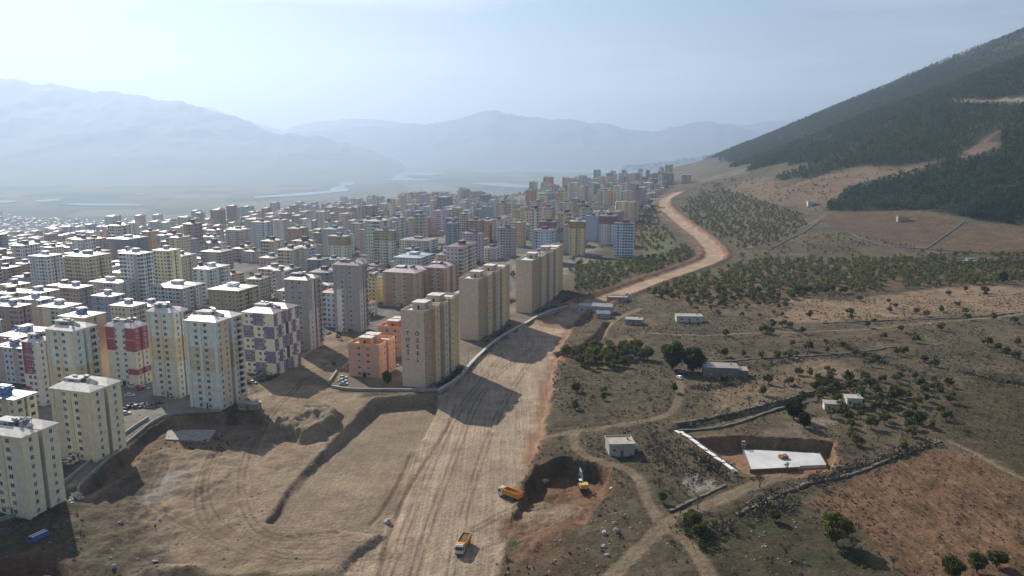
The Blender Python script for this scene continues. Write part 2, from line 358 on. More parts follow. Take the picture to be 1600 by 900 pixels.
def obj_color_mat(name, rough=.5, spec=.5, noise=.25, metal=0):
    m = bpy.data.materials.new(name); m.use_nodes = True; n = m.node_tree; L = n.links.new; b = n.nodes['Principled BSDF']
    oi = n.nodes.new('ShaderNodeObjectInfo'); at = n.nodes.new('ShaderNodeAttribute'); at.attribute_name = "Col"
    mx = n.nodes.new('ShaderNodeMix'); mx.data_type = 'RGBA'; mx.blend_type = 'MULTIPLY'; mx.inputs[0].default_value = 1
    L(oi.outputs['Color'], mx.inputs[6]); L(at.outputs['Color'], mx.inputs[7])
    tc = n.nodes.new('ShaderNodeTexCoord'); nz = n.nodes.new('ShaderNodeTexNoise'); nz.inputs['Scale'].default_value = .5; nz.inputs['Detail'].default_value = 5; L(tc.outputs['Object'], nz.inputs['Vector'])
    r = n.nodes.new('ShaderNodeMapRange'); r.inputs[1].default_value = .3; r.inputs[2].default_value = .7; r.inputs[3].default_value = 1-noise; r.inputs[4].default_value = 1.05; L(nz.outputs[0], r.inputs[0])
    cc = n.nodes.new('ShaderNodeCombineColor'); [L(r.outputs[0], cc.inputs[i]) for i in range(3)]
    m2 = n.nodes.new('ShaderNodeMix'); m2.data_type = 'RGBA'; m2.blend_type = 'MULTIPLY'; m2.inputs[0].default_value = 1
    L(mx.outputs[2], m2.inputs[6]); L(cc.outputs[0], m2.inputs[7]); L(m2.outputs[2], b.inputs['Base Color'])
    b.inputs['Roughness'].default_value = rough; b.inputs['Specular IOR Level'].default_value = spec; b.inputs['Metallic'].default_value = metal
    return m
ROOFM = obj_color_mat("roof_sheet", .50, .45, .3)
PAINT = obj_color_mat("wall_paint", .85, .2, .16)
CARP = obj_color_mat("car_paint", .22, .6, .04)
def leafmat(name, c, c2, scale=.8):
    m = mat(name, c, .75, 0, .15, color2=c2, nscale=scale, thresh=(.35, .65)); n = m.node_tree; b = n.nodes['Principled BSDF']
    src = b.inputs['Base Color'].links[0].from_socket
    oi = n.nodes.new('ShaderNodeObjectInfo'); hs = n.nodes.new('ShaderNodeHueSaturation'); r = n.nodes.new('ShaderNodeMapRange'); r.inputs[3].default_value = .7; r.inputs[4].default_value = 1.35
    n.links.new(oi.outputs['Random'], r.inputs[0]); n.links.new(r.outputs[0], hs.inputs['Value']); n.links.new(src, hs.inputs['Color']); n.links.new(hs.outputs[0], b.inputs['Base Color'])
    tr = n.nodes.new('ShaderNodeBsdfTranslucent'); n.links.new(hs.outputs[0], tr.inputs[0]); ms = n.nodes.new('ShaderNodeMixShader'); ms.inputs[0].default_value = .4
    n.links.new(b.outputs[0], ms.inputs[1]); n.links.new(tr.outputs[0], ms.inputs[2]); n.links.new(ms.outputs[0], n.nodes['Material Output'].inputs[0])
    return m
LEAF = leafmat("olive_foliage", (.14, .145, .042), (.05, .065, .022))
LEAF_D = leafmat("dark_foliage", (.06, .08, .024), (.022, .036, .013))
PINE = leafmat("pine_needles", (.042, .075, .022), (.013, .030, .011), .05)
BARK = mat("bark", (.13, .10, .08), .95, nscale=3, noise=.2)
TWIG = mat("bare_twigs", (.15, .115, .095), .95, nscale=2, noise=.2)

# ------------------------------------------------------------------ mesh helpers
class MB:
    def __init__(s): s.v = []; s.f = []; s.m = []; s.uv = {}
    def quad(s, a, b, c, d, m=0, uv=None):
        k = len(s.v); s.v += [a, b, c, d]; s.f.append((k, k+1, k+2, k+3)); s.m.append(m)
        if uv: s.uv[len(s.f)-1] = uv
    def tri(s, a, b, c, m=0):
        k = len(s.v); s.v += [a, b, c]; s.f.append((k, k+1, k+2)); s.m.append(m)
    def hexa(s, p, m=0, top=None):
        """eight corners: bottom 0-3 counter-clockwise, top 4-7"""
        k = len(s.v); s.v += list(p)
        for i, f in enumerate(((0, 3, 2, 1), (4, 5, 6, 7), (0, 1, 5, 4), (1, 2, 6, 5), (2, 3, 7, 6), (3, 0, 4, 7))):
            s.f.append(tuple(k+j for j in f)); s.m.append(top if (top is not None and i == 1) else m)
    def box(s, x0, y0, z0, x1, y1, z1, m=0, top=None):
        s.hexa([(x0, y0, z0), (x1, y0, z0), (x1, y1, z0), (x0, y1, z0), (x0, y0, z1), (x1, y0, z1), (x1, y1, z1), (x0, y1, z1)], m, top)
    def tube(s, a, b, r0, r1, n=6, m=0, cap=False):
        a = Vector(a); b = Vector(b); d = (b-a).normalized(); q = d.to_track_quat('Z', 'Y'); k = len(s.v)
        for c, r in ((a, r0), (b, r1)):
            for i in range(n):
                t = 2*math.pi*i/n; s.v.append(tuple(c+q @ Vector((r*math.cos(t), r*math.sin(t), 0))))
        for i in range(n): j = (i+1) % n; s.f.append((k+i, k+j, k+n+j, k+n+i)); s.m.append(m)
        if cap: s.f.append(tuple(range(k+n-1, k-1, -1))); s.m.append(m); s.f.append(tuple(range(k+n, k+2*n))); s.m.append(m)
    def mesh(s, name, mats, col=None):
        me = bpy.data.meshes.new(name); me.from_pydata([tuple(v) for v in s.v], [], s.f)
        for m in mats: me.materials.append(m)
        me.polygons.foreach_set('material_index', s.m)
        if s.uv:
            l = me.uv_layers.new(name="UVMap"); arr = np.zeros((len(me.loops), 2))
            for fi, u in s.uv.items():
                st = me.polygons[fi].loop_start; arr[st:st+len(u)] = u
            l.data.foreach_set('uv', arr.ravel())
        a = me.color_attributes.new(name="Col", type='FLOAT_COLOR', domain='CORNER')
        n = len(me.loops); c = np.ones((n, 4))
        if col is not None:
            tot = np.zeros(len(me.polygons), int); me.polygons.foreach_get('loop_total', tot); c[:, :3] = np.repeat(np.array(col)[:, :3], tot, axis=0)
        a.data.foreach_set('color', c.ravel()); me.update(); return me
def link(name, me, parent=None, color=None, loc=None, rz=None, smooth=False):
    o = bpy.data.objects.new(name, me); COL.objects.link(o)
    if parent: o.parent = parent
    if color: o.color = (*color[:3], 1)
    if loc is not None: o.location = loc
    if rz is not None: o.rotation_euler = (0, 0, rz)
    if smooth and me: me.polygons.foreach_set('use_smooth', [True]*len(me.polygons))
    return o
def tag(o, label=None, cat=None, group=None, kind=None):
    if label: o['label'] = label
    if cat: o['category'] = cat
    if group: o['group'] = group
    if kind: o['kind'] = kind
    return o
def root(name, loc, rz, label, cat, group=None): return tag(link(name, None, None, None, loc, rz), label, cat, group)
def copy_tree(o, parent=None):
    c = o.copy(); COL.objects.link(c)
    if parent: c.parent = parent
    for ch in o.children: copy_tree(ch, c)
    return c
def fastmesh(name, V, F, mats, col=None, mask=None, vdom=True, midx=None):
    """numpy triangles or quads"""
    me = bpy.data.meshes.new(name); V = np.asarray(V, np.float32); F = np.asarray(F, np.int32); k = F.shape[1]
    me.vertices.add(len(V)); me.vertices.foreach_set('co', V.ravel()); me.loops.add(F.size); me.loops.foreach_set('vertex_index', F.ravel())
    me.polygons.add(len(F)); me.polygons.foreach_set('loop_start', np.arange(0, F.size, k, dtype=np.int32)); me.polygons.foreach_set('loop_total', np.full(len(F), k, np.int32))
    for m in mats: me.materials.append(m)
    if midx is not None: me.polygons.foreach_set('material_index', midx)
    for nm, c in (("Col", col), ("Mask", mask)):
        if c is not None:
            a = me.color_attributes.new(name=nm, type='FLOAT_COLOR', domain='POINT'); cc = np.ones((len(V), 4), np.float32); cc[:, :3] = c; a.data.foreach_set('color', cc.ravel())
    me.update(calc_edges=True); return me

# ------------------------------------------------------------------ the ground sheet and its zones
def town_edge(x, y): return np.interp(np.asarray(x, float)/np.asarray(y, float), [-.67, -.33, -.17, -.06, .06, .14, .2, .25], [4300, 3600, 2600, 2050, 2050, 2250, 2500, 2700])
GRID = {}
def zgrid(x, y):
    """height of the built ground sheet"""
    ys, t, Z = GRID['ys'], GRID['t'], GRID['Z']; x = np.asarray(x, float); y = np.asarray(y, float); sh = x.shape
    yc = np.clip(np.atleast_1d(y), ys[0], ys[-1]-1); i = np.clip(np.searchsorted(ys, yc)-1, 0, len(ys)-2); fy = (yc-ys[i])/(ys[i+1]-ys[i])
    u = np.clip((np.atleast_1d(x)/yc-t[0])/(t[1]-t[0]), 0, len(t)-1.001); j = u.astype(int); fx = u-j
    z = (Z[i, j]*(1-fx)+Z[i, j+1]*fx)*(1-fy)+(Z[i+1, j]*(1-fx)+Z[i+1, j+1]*fx)*fy
    return z.reshape(sh) if sh else float(z[0])
def build_ground():
    ys = [95.0]
    while ys[-1] < 14500: ys.append(ys[-1]+(.85 if ys[-1] < 480 else .85*(ys[-1]/480)**1.55))
    ys = np.array(ys); nt_ = 900; t = np.linspace(-.98, .98, nt_)
    X = ys[:, None]*t[None, :]; Y = np.repeat(ys[:, None], nt_, 1)
    # beyond the near plain the columns lean outward only as far as the view needs
    Z = zf(X.ravel(), Y.ravel()).reshape(X.shape)
    GRID['ys'], GRID['t'], GRID['Z'] = ys, t, Z
    x, y, z = X.ravel(), Y.ravel(), Z.ravel(); N = len(x)
    col = np.empty((N, 3)); mask = np.zeros((N, 3))
    def C(c): return np.array(c, float)
    n1 = fbm(x, y, 120, 4, 60)[:, None]; n2 = fbm(x, y, 18, 4, 61)[:, None]
    col[:] = C((.10, .082, .054)); col += np.clip(n1, 0, 1)*C((.05, .032, .018)); col += np.clip(n2, -1, 1)*C((.03, .022, .014))
    mask[:, 2] = .75
    def paint(P, c, w_=2.0, amp=2.0, m=None, op=1.0, sc=8):
        k = near(x, y, P, 30); xx, yy = x[k], y[k]
        a = sstep(-w_, w_, sdist(xx, yy, P)+fbm(xx, yy, sc, 3, 70)*amp)[:, None]*op
        col[k] = col[k]*(1-a)+C(c)*a
        if m is not None: mask[k] = mask[k]*(1-a)+np.array(m)*a
    def line(Ln, wd, c, op=1.0, soft=.8, m=None, amp=.5, ruts=False):
        k = near(x, y, Ln, wd+6); xx, yy = x[k], y[k]; d = ldist(xx, yy, Ln)+fbm(xx, yy, 5, 2, 71)*amp
        a = (1-sstep(wd-soft, wd+soft, d))[:, None]*op
        if ruts: a = a*(.55+.45*np.exp(-((d-wd*.5)/(.45))**2))[:, None]
        col[k] = col[k]*(1-a)+C(c)*a
        if m is not None: mask[k] = mask[k]*(1-a)+np.array(m)*a
    # valley floor: field patches
    far = sstep(VALLEY+40, VALLEY+8, z)[:, None]
    cell = vnoise(np.floor((x+y*.3)/420), np.floor((y-x*.3)/520), 5)[:, None]
    vf = C((.12, .13, .07))+(cell-.5)*C((.14, .10, .07))+np.clip(fbm(x, y, 900, 3, 80), 0, 1)[:, None]*C((.08, .06, .04))
    col = col*(1-far)+vf*far; mask *= (1-far*.8)
    # built-up ground
    cityl = (sstep(20, -20, x-np.interp(y, [380, 480, 600, 750, 950, 1300, 1700, 2200, 2600], [-160, -75, 10, 75, 115, 225, 330, 450, 480]))*sstep(400, 450, y))[:, None]
    edge = sstep(150, -150, y-town_edge(x, y)-fbm(x, y, 300, 3, 6)*200)[:, None]
    lot = vnoise(np.floor(x/23), np.floor(y/27), 9)[:, None]
    cc = C((.20, .185, .165))*(.65+.6*lot)+n2*.03
    a = np.clip(cityl*edge, 0, 1); col = col*(1-a)+cc*a; mask[:, 2] *= (1-a[:, 0])
    # mountain
    mh = mount(x, y)[:, None]; a = sstep(6, 40, mh); rock = sstep(.1, .6, fbm(x, y, 130, 5, 90)[:, None]+sstep(330, 560, mh)*.9)
    mc = C((.10, .088, .055))*(1-rock)+C((.17, .155, .14))*rock; col = col*(1-a)+mc*a
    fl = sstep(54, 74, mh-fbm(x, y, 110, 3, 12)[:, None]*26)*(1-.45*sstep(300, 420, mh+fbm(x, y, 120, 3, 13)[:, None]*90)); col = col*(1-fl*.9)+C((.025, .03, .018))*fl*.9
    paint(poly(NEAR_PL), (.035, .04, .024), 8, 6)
    paint(TONGUE, (.175, .125, .085), 14, 18, (0, 0, .7), sc=60)
    paint(poly([(1470,160),(1490,153),(1560,155),(1600,152),(1600,160),(1540,160)]), (.25, .2, .15), 6, 6)
    paint(poly([(1500,250),(1530,215),(1560,205),(1556,230),(1530,246)]), (.15, .105, .075), 10, 22, sc=40)
    paint(BRN1, (.125, .08, .053), 2.5, 4, (0, .9, .2), sc=20); paint(BRN2, (.13, .088, .056), 2.5, 4, (0, .9, .3), sc=20)
    paint(TAN1, (.26, .185, .12), 4, 6, (0, .3, .25), sc=25); paint(TAN2, (.21, .155, .10), 4, 6, (0, .2, .5), sc=18)
    for P_, c_ in ((ORC_A, (.16, .105, .066)), (ORC_B, (.13, .10, .065)), (ORC_C, (.135, .105, .07)), (ORC_D, (.16, .115, .075)), (ORC_E, (.125, .10, .062)), (ORC_G, (.12, .095, .065))):
        paint(P_, c_, 4, 6, (0, .4, .5), .8, 20)
    paint(MEADOW, (.13, .14, .06), 4, 4, (0, 0, .4))
    paint(GREENF, (.078, .064, .038), 2, 3, (0, .7, .55)); paint(PLOW, (.175, .105, .064), 1.5, 2.5, (0, 1, .30))
    paint(poly([(870,640),(880,575),(1000,585),(1055,600),(1050,640),(960,668),(850,684)]), (.10, .085, .056), 5, 5, (0, .2, .9))
    paint(poly([(1090,870),(1130,800),(1240,790),(1330,835),(1400,905),(1110,905)]), (.066, .060, .036), 5, 5, (0, 0, .6))
    # site soil
    paint(SITE, (.325, .25, .175), 3, 5, (.28, .0, .12), 1.0, 10)
    k = near(x, y, SITE, 0); sd_ = sdist(x[k], y[k], SITE); a = (sstep(0, 6, sd_)*sstep(.15, .7, fbm(x[k], y[k], 22, 4, 66)))[:, None]*.6; col[k] = col[k]*(1-a)+C((.26, .185, .125))*a
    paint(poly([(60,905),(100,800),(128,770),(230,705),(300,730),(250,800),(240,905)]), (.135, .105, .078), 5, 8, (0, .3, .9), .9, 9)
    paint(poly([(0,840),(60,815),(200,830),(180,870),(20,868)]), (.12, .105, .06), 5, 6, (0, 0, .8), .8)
    paint(poly([(250,735),(280,722),(300,735),(262,765),(232,785)]), (.30, .27, .24), 3, 4, (0, 0, 0), .8)
    paint(TYARD, (.22, .185, .145), 2, 2, (.2, 0, .3)); paint(poly([(470,600),(530,540),(560,520),(560,580),(520,606)]), (.25, .195, .135), 4, 4, (.1, 0, .4))
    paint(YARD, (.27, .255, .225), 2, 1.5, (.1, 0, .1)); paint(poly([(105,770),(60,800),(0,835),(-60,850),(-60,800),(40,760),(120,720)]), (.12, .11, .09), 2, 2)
    paint(ROADBED, (.43, .335, .245), 1.6, 1.8, (1, 0, 0)); paint(PIT, (.30, .235, .165), 1.5, 1.5, (.45, 0, 0))
    paint(poly([(676,640),(660,690),(636,750),(610,815),(590,812),(628,740),(655,680)]), (.27, .195, .135), 2.5, 5, (.6, 0, 0), .75)
    paint(poly([(905,494),(893,515),(876,545),(868,572),(862,600),(856,640),(846,680),(832,715),(812,757),(800,757),(822,700),(838,640),(848,590),(862,545),(880,505)]), (.31, .165, .095), 2, 4, (.7, 0, 0), .75)
    paint(EXC, (.205, .118, .072), 3, 6, (.5, .3, .1), .9, 9)
    paint(poly([(812,790),(850,770),(890,765),(900,790),(850,810),(808,815)]), (.33, .25, .175), 3, 4, (.6, 0, 0), .9)
    paint(poly([(790,905),(815,850),(880,835),(930,860),(935,905)]), (.17, .115, .075), 4, 8, (.3, .3, .4), .9, 9)
    paint(NOTCH, (.20, .10, .065), 2, 2, (0, 0, .1)); paint(poly([(862,560),(880,540),(900,548),(880,570)]), (.30, .16, .095), 2, 2, (0, 0, 0), .8)
    paint(poly([(915,548),(985,530),(990,536),(930,550)]), (.32, .18, .10), 2, 2, (0, 0, 0), .8)
    paint(HOLLOW, (.17, .095, .062), 3, 4, (0, 0, .1)); paint(MOUND, (.30, .235, .17), 3, 4, (0, .2, .1)); paint(TRENCH, (.24, .165, .115), 2, 4, (0, .2, .1))
    paint(BOX, (.27, .165, .10), 3, 4, (0, 0, .1)); paint(poly([(1195,684),(1250,650),(1300,655),(1290,684)]), (.22, .17, .13), 4, 6, (0, 0, .6), .8)
    paint(poly([(1065,752),(1085,742),(1110,748),(1120,762),(1085,772)]), (.35, .32, .28), 2.5, 4, (0, 0, .2), .8)
    k = near(x, y, ROADR, 40); d = ldist(x[k], y[k], ROADR)+fbm(x[k], y[k], 16, 3, 72)*3.0
    a = np.exp(-((d-12.5)/3.0)**2)[:, None]*.7; col[k] = col[k]*(1-a)+C((.33, .15, .08))*a
    a = (1-sstep(8.5, 11, d))[:, None]; col[k] = col[k]*(1-a)+C((.40, .29, .205))*a; mask[k] = mask[k]*(1-a)+np.array((.6, 0, 0))*a
    for T, wd in zip(TRACKS, TRACKW): line(T, wd, (.23, .175, .12), .95, .8, (.1, 0, 0))
    for T in TRACKS[:4]: line(T, .45, (.16, .14, .09), .55, .3)
    line(LANE, 2.0, (.15, .13, .10), .7)
    for i, T in enumerate(RUTS):
        k = near(x, y, T, 8); d = ldist(x[k], y[k], T)
        a = (np.exp(-((d-1.1)/.5)**2)*.62*(fbm(x[k], y[k], 9, 2, i) > -.5))[:, None]; col[k] = col[k]*(1-a)+C((.15, .11, .078))*a
        a = (np.exp(-((d-2.0)/.45)**2)*.55)[:, None]*.5; col[k] = col[k]*(1-a)+C((.43, .34, .25))*a
    for T in SCARS: line(T, .6, (.18, .12, .085), .7, .5)
    for P_, w_ in ((densify(poly([(640,298),(646,306),(655,318)])), 16), (densify(poly([(668,298),(672,306),(700,322)])), 8)): line(P_, w_, (.34, .33, .30), 1, 6, None, 2)
    g_ = np.where((x > 20)[:, None], 1.0, .9); col = np.clip(col*g_*.86, .01, .9)
    # zones
    ny = len(ys); ii, jj = np.meshgrid(np.arange(ny-1), np.arange(nt_-1), indexing='ij'); a = (ii*nt_+jj).ravel()
    F = np.stack([a, a+1, a+nt_+1, a+nt_], 1); cx = x[a]; cy = y[a]
    zone = np.zeros(len(a), int)
    zone[(mount(cx, cy) > 9)] = 1
    zone[sdist(cx, cy, ROADBED) > 0] = 2; zone[sdist(cx, cy, PIT) > 0] = 0
    k = near(cx, cy, ROADR, 20); q = np.where(k)[0]; zone[q[ldist(cx[q], cy[q], ROADR) < 11.5]] = 2
    for T, wd in zip(TRACKS, TRACKW):
        k = near(cx, cy, T, 6); q = np.where(k)[0]; zone[q[ldist(cx[q], cy[q], T) < wd]] = 3
    for P_ in (PLOW, GREENF, BRN1, BRN2, TAN1): 
        k = near(cx, cy, P_, 2); q = np.where(k)[0]; zone[q[sdist(cx[q], cy[q], P_) > 0]] = 4
    zone[(z[a] < VALLEY+12) & (zone == 0)] = 5
    V = np.stack([x, y, z], 1)
    for zi, nm in enumerate(("ground", "mountain_terrain", "road", "path", "field", "valley_land")):
        f = F[zone == zi]
        if not len(f): continue
        u, inv = np.unique(f.ravel(), return_inverse=True)
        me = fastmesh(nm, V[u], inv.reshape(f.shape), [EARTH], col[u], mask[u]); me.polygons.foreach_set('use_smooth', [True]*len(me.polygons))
        tag(link(nm, me), kind='structure')
build_ground()
zf = zgrid

# water in the valley
WAT = bpy.data.materials.new("reservoir_water"); WAT.use_nodes = True
_b = WAT.node_tree.nodes['Principled BSDF']; _b.inputs['Base Color'].default_value = (.10, .14, .16, 1); _b.inputs['Roughness'].default_value = .12
_n = WAT.node_tree.nodes.new('ShaderNodeTexNoise'); _n.inputs['Scale'].default_value = .02; _bp = WAT.node_tree.nodes.new('ShaderNodeBump'); _bp.inputs['Strength'].default_value = .3; _bp.inputs['Distance'].default_value = 2
_tc = WAT.node_tree.nodes.new('ShaderNodeTexCoord'); WAT.node_tree.links.new(_tc.outputs['Object'], _n.inputs['Vector']); WAT.node_tree.links.new(_n.outputs[0], _bp.inputs['Height']); WAT.node_tree.links.new(_bp.outputs[0], _b.inputs['Normal'])
def flatpt(px, py, zz):
    dx, dy, dz = ray(px, py); s = (zz-CH)/dz; return dx*s, dy*s
for P_ in ([(592,270),(640,268),(690,270),(668,274),(630,274),(645,279),(690,281),(640,282),(596,280),(588,275)],
           [(522,283),(556,282),(552,288),(538,291),(540,297),(520,301),(492,304),(455,306),(408,309),(400,307),(450,303),(500,299),(522,293),(535,289)],
           [(735,265),(790,263),(880,261),(965,264),(975,269),(900,270),(820,268),(760,270)],
           [(735,287),(780,286),(828,290),(822,293),(780,291)], [(905,276),(960,274),(1010,279),(1060,281),(1040,284),(980,280),(930,279)],
           [(95,319),(150,318),(215,319),(214,321),(140,321)], [(50,313),(85,311),(86,313),(60,315)], [(212,303),(224,302),(225,304),(214,305)], [(0,314),(24,313),(26,315),(0,317)]):
    pts = [flatpt(a, b, VALLEY+6) for a, b in P_]
    c = densify(np.array(pts+[pts[0]]), 4)[:-1]; c = c+np.stack([fbm(c[:, 0], c[:, 1], 300, 3, 4)*70, fbm(c[:, 0], c[:, 1], 300, 3, 8)*60], 1)*.6
    me = bpy.data.meshes.new("lake_water"); n_ = len(c); V = [(p[0], p[1], VALLEY+6) for p in c]+[(p[0], p[1], VALLEY-.5) for p in c]
    me.from_pydata(V, [], [tuple(range(n_))]+[(i, n_+i, n_+(i+1) % n_, (i+1) % n_) for i in range(n_)]); me.materials.append(WAT); tag(link("lake_water", me), kind='structure')

# far mountain ranges round the valley: real distance, height and breadth
HILLM = bpy.data.materials.new("far_mountain_rock"); HILLM.use_nodes = True
_b = HILLM.node_tree.nodes['Principled BSDF']; _b.inputs['Roughness'].default_value = .95; _a = HILLM.node_tree.nodes.new('ShaderNodeAttribute'); _a.attribute_name = "Col"
HILLM.node_tree.links.new(_a.outputs['Color'], _b.inputs['Base Color'])
def mrange(name, D, W, Wb, prof, amp, seed, snow=None, n=560, m=70):
    pts = np.array(prof, float); us = (pts[:, 0]-800)/FPX
    hs = []
    for px, py in prof: dx, dy, dz = ray(px, py); hs.append(CH+dz*D/dy)
    t = np.linspace(us[0], us[-1], n); H = np.interp(t, us, hs)
    ker = np.ones(5)/5; H = np.convolve(np.pad(H, 2, 'edge'), ker, 'valid')+fbm(t*60, t*0, 1.0, 4, seed)*W*.007*(H > 0)
    v = np.concatenate([np.linspace(-1, 0, m), np.linspace(0, 1, m//3)[1:]])
    T, Vv = np.meshgrid(t, v); Y = D+np.where(Vv < 0, Vv*W, Vv*Wb); X = T*D*(1+.75*(Y/D-1))
    base = VALLEY-2
    pr = np.where(Vv < 0, (1+Vv), (1-Vv)); pr = np.clip(pr, 0, 1)
    shape = .35*pr+.65*pr**2.1
    rid = 1-np.abs(fbm(X, Y, W*.32, 5, seed)); spur = 1-np.abs(fbm(X, Y*.35, W*.16, 4, seed+3))
    hh = (np.interp(T, t, H)-base)*shape
    Z = base+hh*(1+(rid-.8)*amp*np.clip(1-pr**8, 0, 1)+(spur-.8)*amp*.6*np.clip(1-pr**6, 0, 1))
    Z += fbm(X, Y, W*.05, 5, seed+9)*amp*110*pr
    edge = sstep(0, .03, (T-t[0])/(t[-1]-t[0])); Z = base+(Z-base)*np.where(prof[0][1] > 200, edge, 1)
    c = np.empty(X.shape+(3,)); c[:] = (.06, .068, .055); r = sstep(.1, .9, fbm(X, Y, W*.1, 4, seed+5)*.5+.5*pr)[..., None]; c = c*(1-r)+np.array((.10, .095, .085))*r
    if snow is not None:
        s = (sstep(snow, snow+250, Z+fbm(X, Y, W*.06, 4, seed+6)*240))[..., None]; c = c*(1-s)+np.array((.8, .82, .85))*s
    ny, nx = X.shape; ii, jj = np.meshgrid(np.arange(ny-1), np.arange(nx-1), indexing='ij'); a = (ii*nx+jj).ravel()
    me = fastmesh(name, np.stack([X.ravel(), Y.ravel(), Z.ravel()], 1), np.stack([a, a+1, a+nx+1, a+nx], 1), [HILLM], c.reshape(-1, 3)); me.polygons.foreach_set('use_smooth', [True]*len(me.polygons))
    tag(link(name, me), kind='structure')
mrange("far_mountains", 13500, 5600, 2500, [(-700,114),(-300,108),(-120,111),(0,118),(35,124),(60,128),(120,133),(150,137),(165,144),(225,146),(262,153),(300,160),(340,171),(370,178),(405,192),(440,205),(480,211),(520,218),(560,229),(600,240),(630,256),(650,275)], .30, 3, 1080)
mrange("far_mountains", 18500, 5200, 2500, [(380,262),(420,235),(455,207),(500,204),(560,200),(600,196),(650,196),(690,193),(715,186),(740,182),(765,170),(785,178),(820,184),(870,186),(940,193),(985,204),(1030,203),(1060,194),(1100,189),(1140,196),(1180,208),(1210,211),(1260,220),(1330,232),(1450,250),(1600,262)], .34, 31)
mrange("far_mountains", 23500, 4000, 2500, [(250,190),(300,172),(325,166),(350,172),(400,190),(450,204),(480,193),(540,186),(590,186),(640,193),(700,202),(800,210),(960,206),(1040,212),(1130,196),(1180,192),(1240,185),(1300,188),(1400,196),(1550,210),(1900,220)], .2, 55)
mrange("far_mountains", 10400, 900, 900, [(960,262),(1000,256),(1040,252),(1075,246),(1100,243),(1130,250),(1160,256),(1240,262),(1330,270)], .2, 77)
# the plain carries on under and beyond the ranges
_m = MB(); _m.quad((-30000, 14300, VALLEY-1.5), (30000, 14300, VALLEY-1.5), (30000, 30000, VALLEY-1.5), (-30000, 30000, VALLEY-1.5)); 
tag(link("valley_land", _m.mesh("valley_land", [mat("plain", (.12, .12, .08), nscale=.002, noise=.2)])), kind='structure')
# haze
_m = MB(); _m.box(-33000, -700, VALLEY-40, 33000, 31000, 1560); hz = link("haze", _m.mesh("haze", []))
hm = bpy.data.materials.new("haze_air"); hm.use_nodes = True; hm.node_tree.nodes.clear(); _o = hm.node_tree.nodes.new('ShaderNodeOutputMaterial'); _v = hm.node_tree.nodes.new('ShaderNodeVolumePrincipled')
_v.inputs['Color'].default_value = (.46, .595, .80, 1); _v.inputs['Density'].default_value = HAZE_DENSITY; _v.inputs['Anisotropy'].default_value = .46
hm.node_tree.links.new(_v.outputs[0], _o.inputs['Volume']); hz.data.materials.append(hm); tag(hz, kind='stuff')
# ------------------------------------------------------------------ buildings
GLASS = mat("window_glass", (.03, .035, .045), .12, 0, .6, noise=.1); PVC = mat("white_window_frame", (.62, .62, .60), .5, noise=.05)
CURT = mat("curtained_glass", (.20, .20, .19), .2, 0, .5, noise=.2, nscale=1)
CONC = mat("concrete", (.33, .315, .29), .9, noise=.15, nscale=.5, bump=.03)
CONC_L = mat("pale_concrete", (.48, .46, .42), .85, noise=.12, nscale=.4)
DARK = mat("dark_opening", (.025, .025, .028), .9); METAL = mat("galvanised_metal", (.45, .46, .48), .35, .7, .5)
SOLAR = mat("solar_collector_glass", (.03, .05, .12), .12, 0, .8); TANKM = mat("water_tank", (.5, .5, .5), .4, .3, .5)
def win_mesh(ww, hh, m_in):
    b = MB()
    for x0, x1, z0, z1 in ((-ww/2, ww/2, -hh/2, -hh/2+.09), (-ww/2, ww/2, hh/2-.09, hh/2), (-ww/2, -ww/2+.09, -hh/2+.09, hh/2-.09), (ww/2-.09, ww/2, -hh/2+.09, hh/2-.09), (-.04, .04, -hh/2+.09, hh/2-.09)):
        b.box(x0, -.07, z0, x1, .02, z1, 0)
    b.quad((-ww/2+.05, -.02, -hh/2+.05), (ww/2-.05, -.02, -hh/2+.05), (ww/2-.05, -.02, hh/2-.05), (-ww/2+.05, -.02, hh/2-.05), 1)
    b.box(-ww/2-.1, -.16, -hh/2-.1, ww/2+.1, .02, -hh/2-.003, 0)
    return b.mesh("window", [PVC, m_in])
WINS = [win_mesh(1.7, 1.5, GLASS), win_mesh(1.7, 1.5, CURT), win_mesh(1.7, 1.5, GLASS)]
WINT = [win_mesh(1.2, 1.5, GLASS), win_mesh(1.2, 1.5, CURT)]
_bb = MB(); _bb.box(-1.7, -1.25, -.08, 1.7, 0, .08, 0); _bb.box(-1.7, -1.25, .08, 1.7, -1.13, 1.0, 0); _bb.box(-1.7, -1.13, .08, -1.6, 0, 1.0, 0); _bb.box(1.6, -1.13, .08, 1.7, 0, 1.0, 0); _bb.quad((-1.3, -.02, .1), (1.3, -.02, .1), (1.3, -.02, 2.3), (-1.3, -.02, 2.3), 1)
BALC = _bb.mesh("balcony", [PAINT, GLASS])
def hip(b, x0, y0, x1, y1, z, rise, oh, m=0, soffit=0):
    x0 -= oh; y0 -= oh; x1 += oh; y1 += oh; W_ = x1-x0; D_ = y1-y0; t = .28
    b.box(x0, y0, z, x1, y1, z+t, m)
    k = min(W_, D_)/2; z += t+.004
    if W_ < D_: r0 = ((x0+x1)/2, y0+k, z+rise); r1 = ((x0+x1)/2, y1-k, z+rise)
    else: r0 = (x0+k, (y0+y1)/2, z+rise); r1 = (x1-k, (y0+y1)/2, z+rise)
    a, b_, c, d = (x0, y0, z), (x1, y0, z), (x1, y1, z), (x0, y1, z)
    if W_ < D_: b.tri(a, b_, r0, m); b.quad(b_, c, r1, r0, m); b.tri(c, d, r1, m); b.quad(d, a, r0, r1, m)
    else: b.quad(a, b_, r1, r0, m); b.tri(b_, c, r1, m); b.quad(c, d, r0, r1, m); b.tri(d, a, r0, m)
BOXES = []      # footprints already taken (x, y, radius) and picture boxes for spacing the town
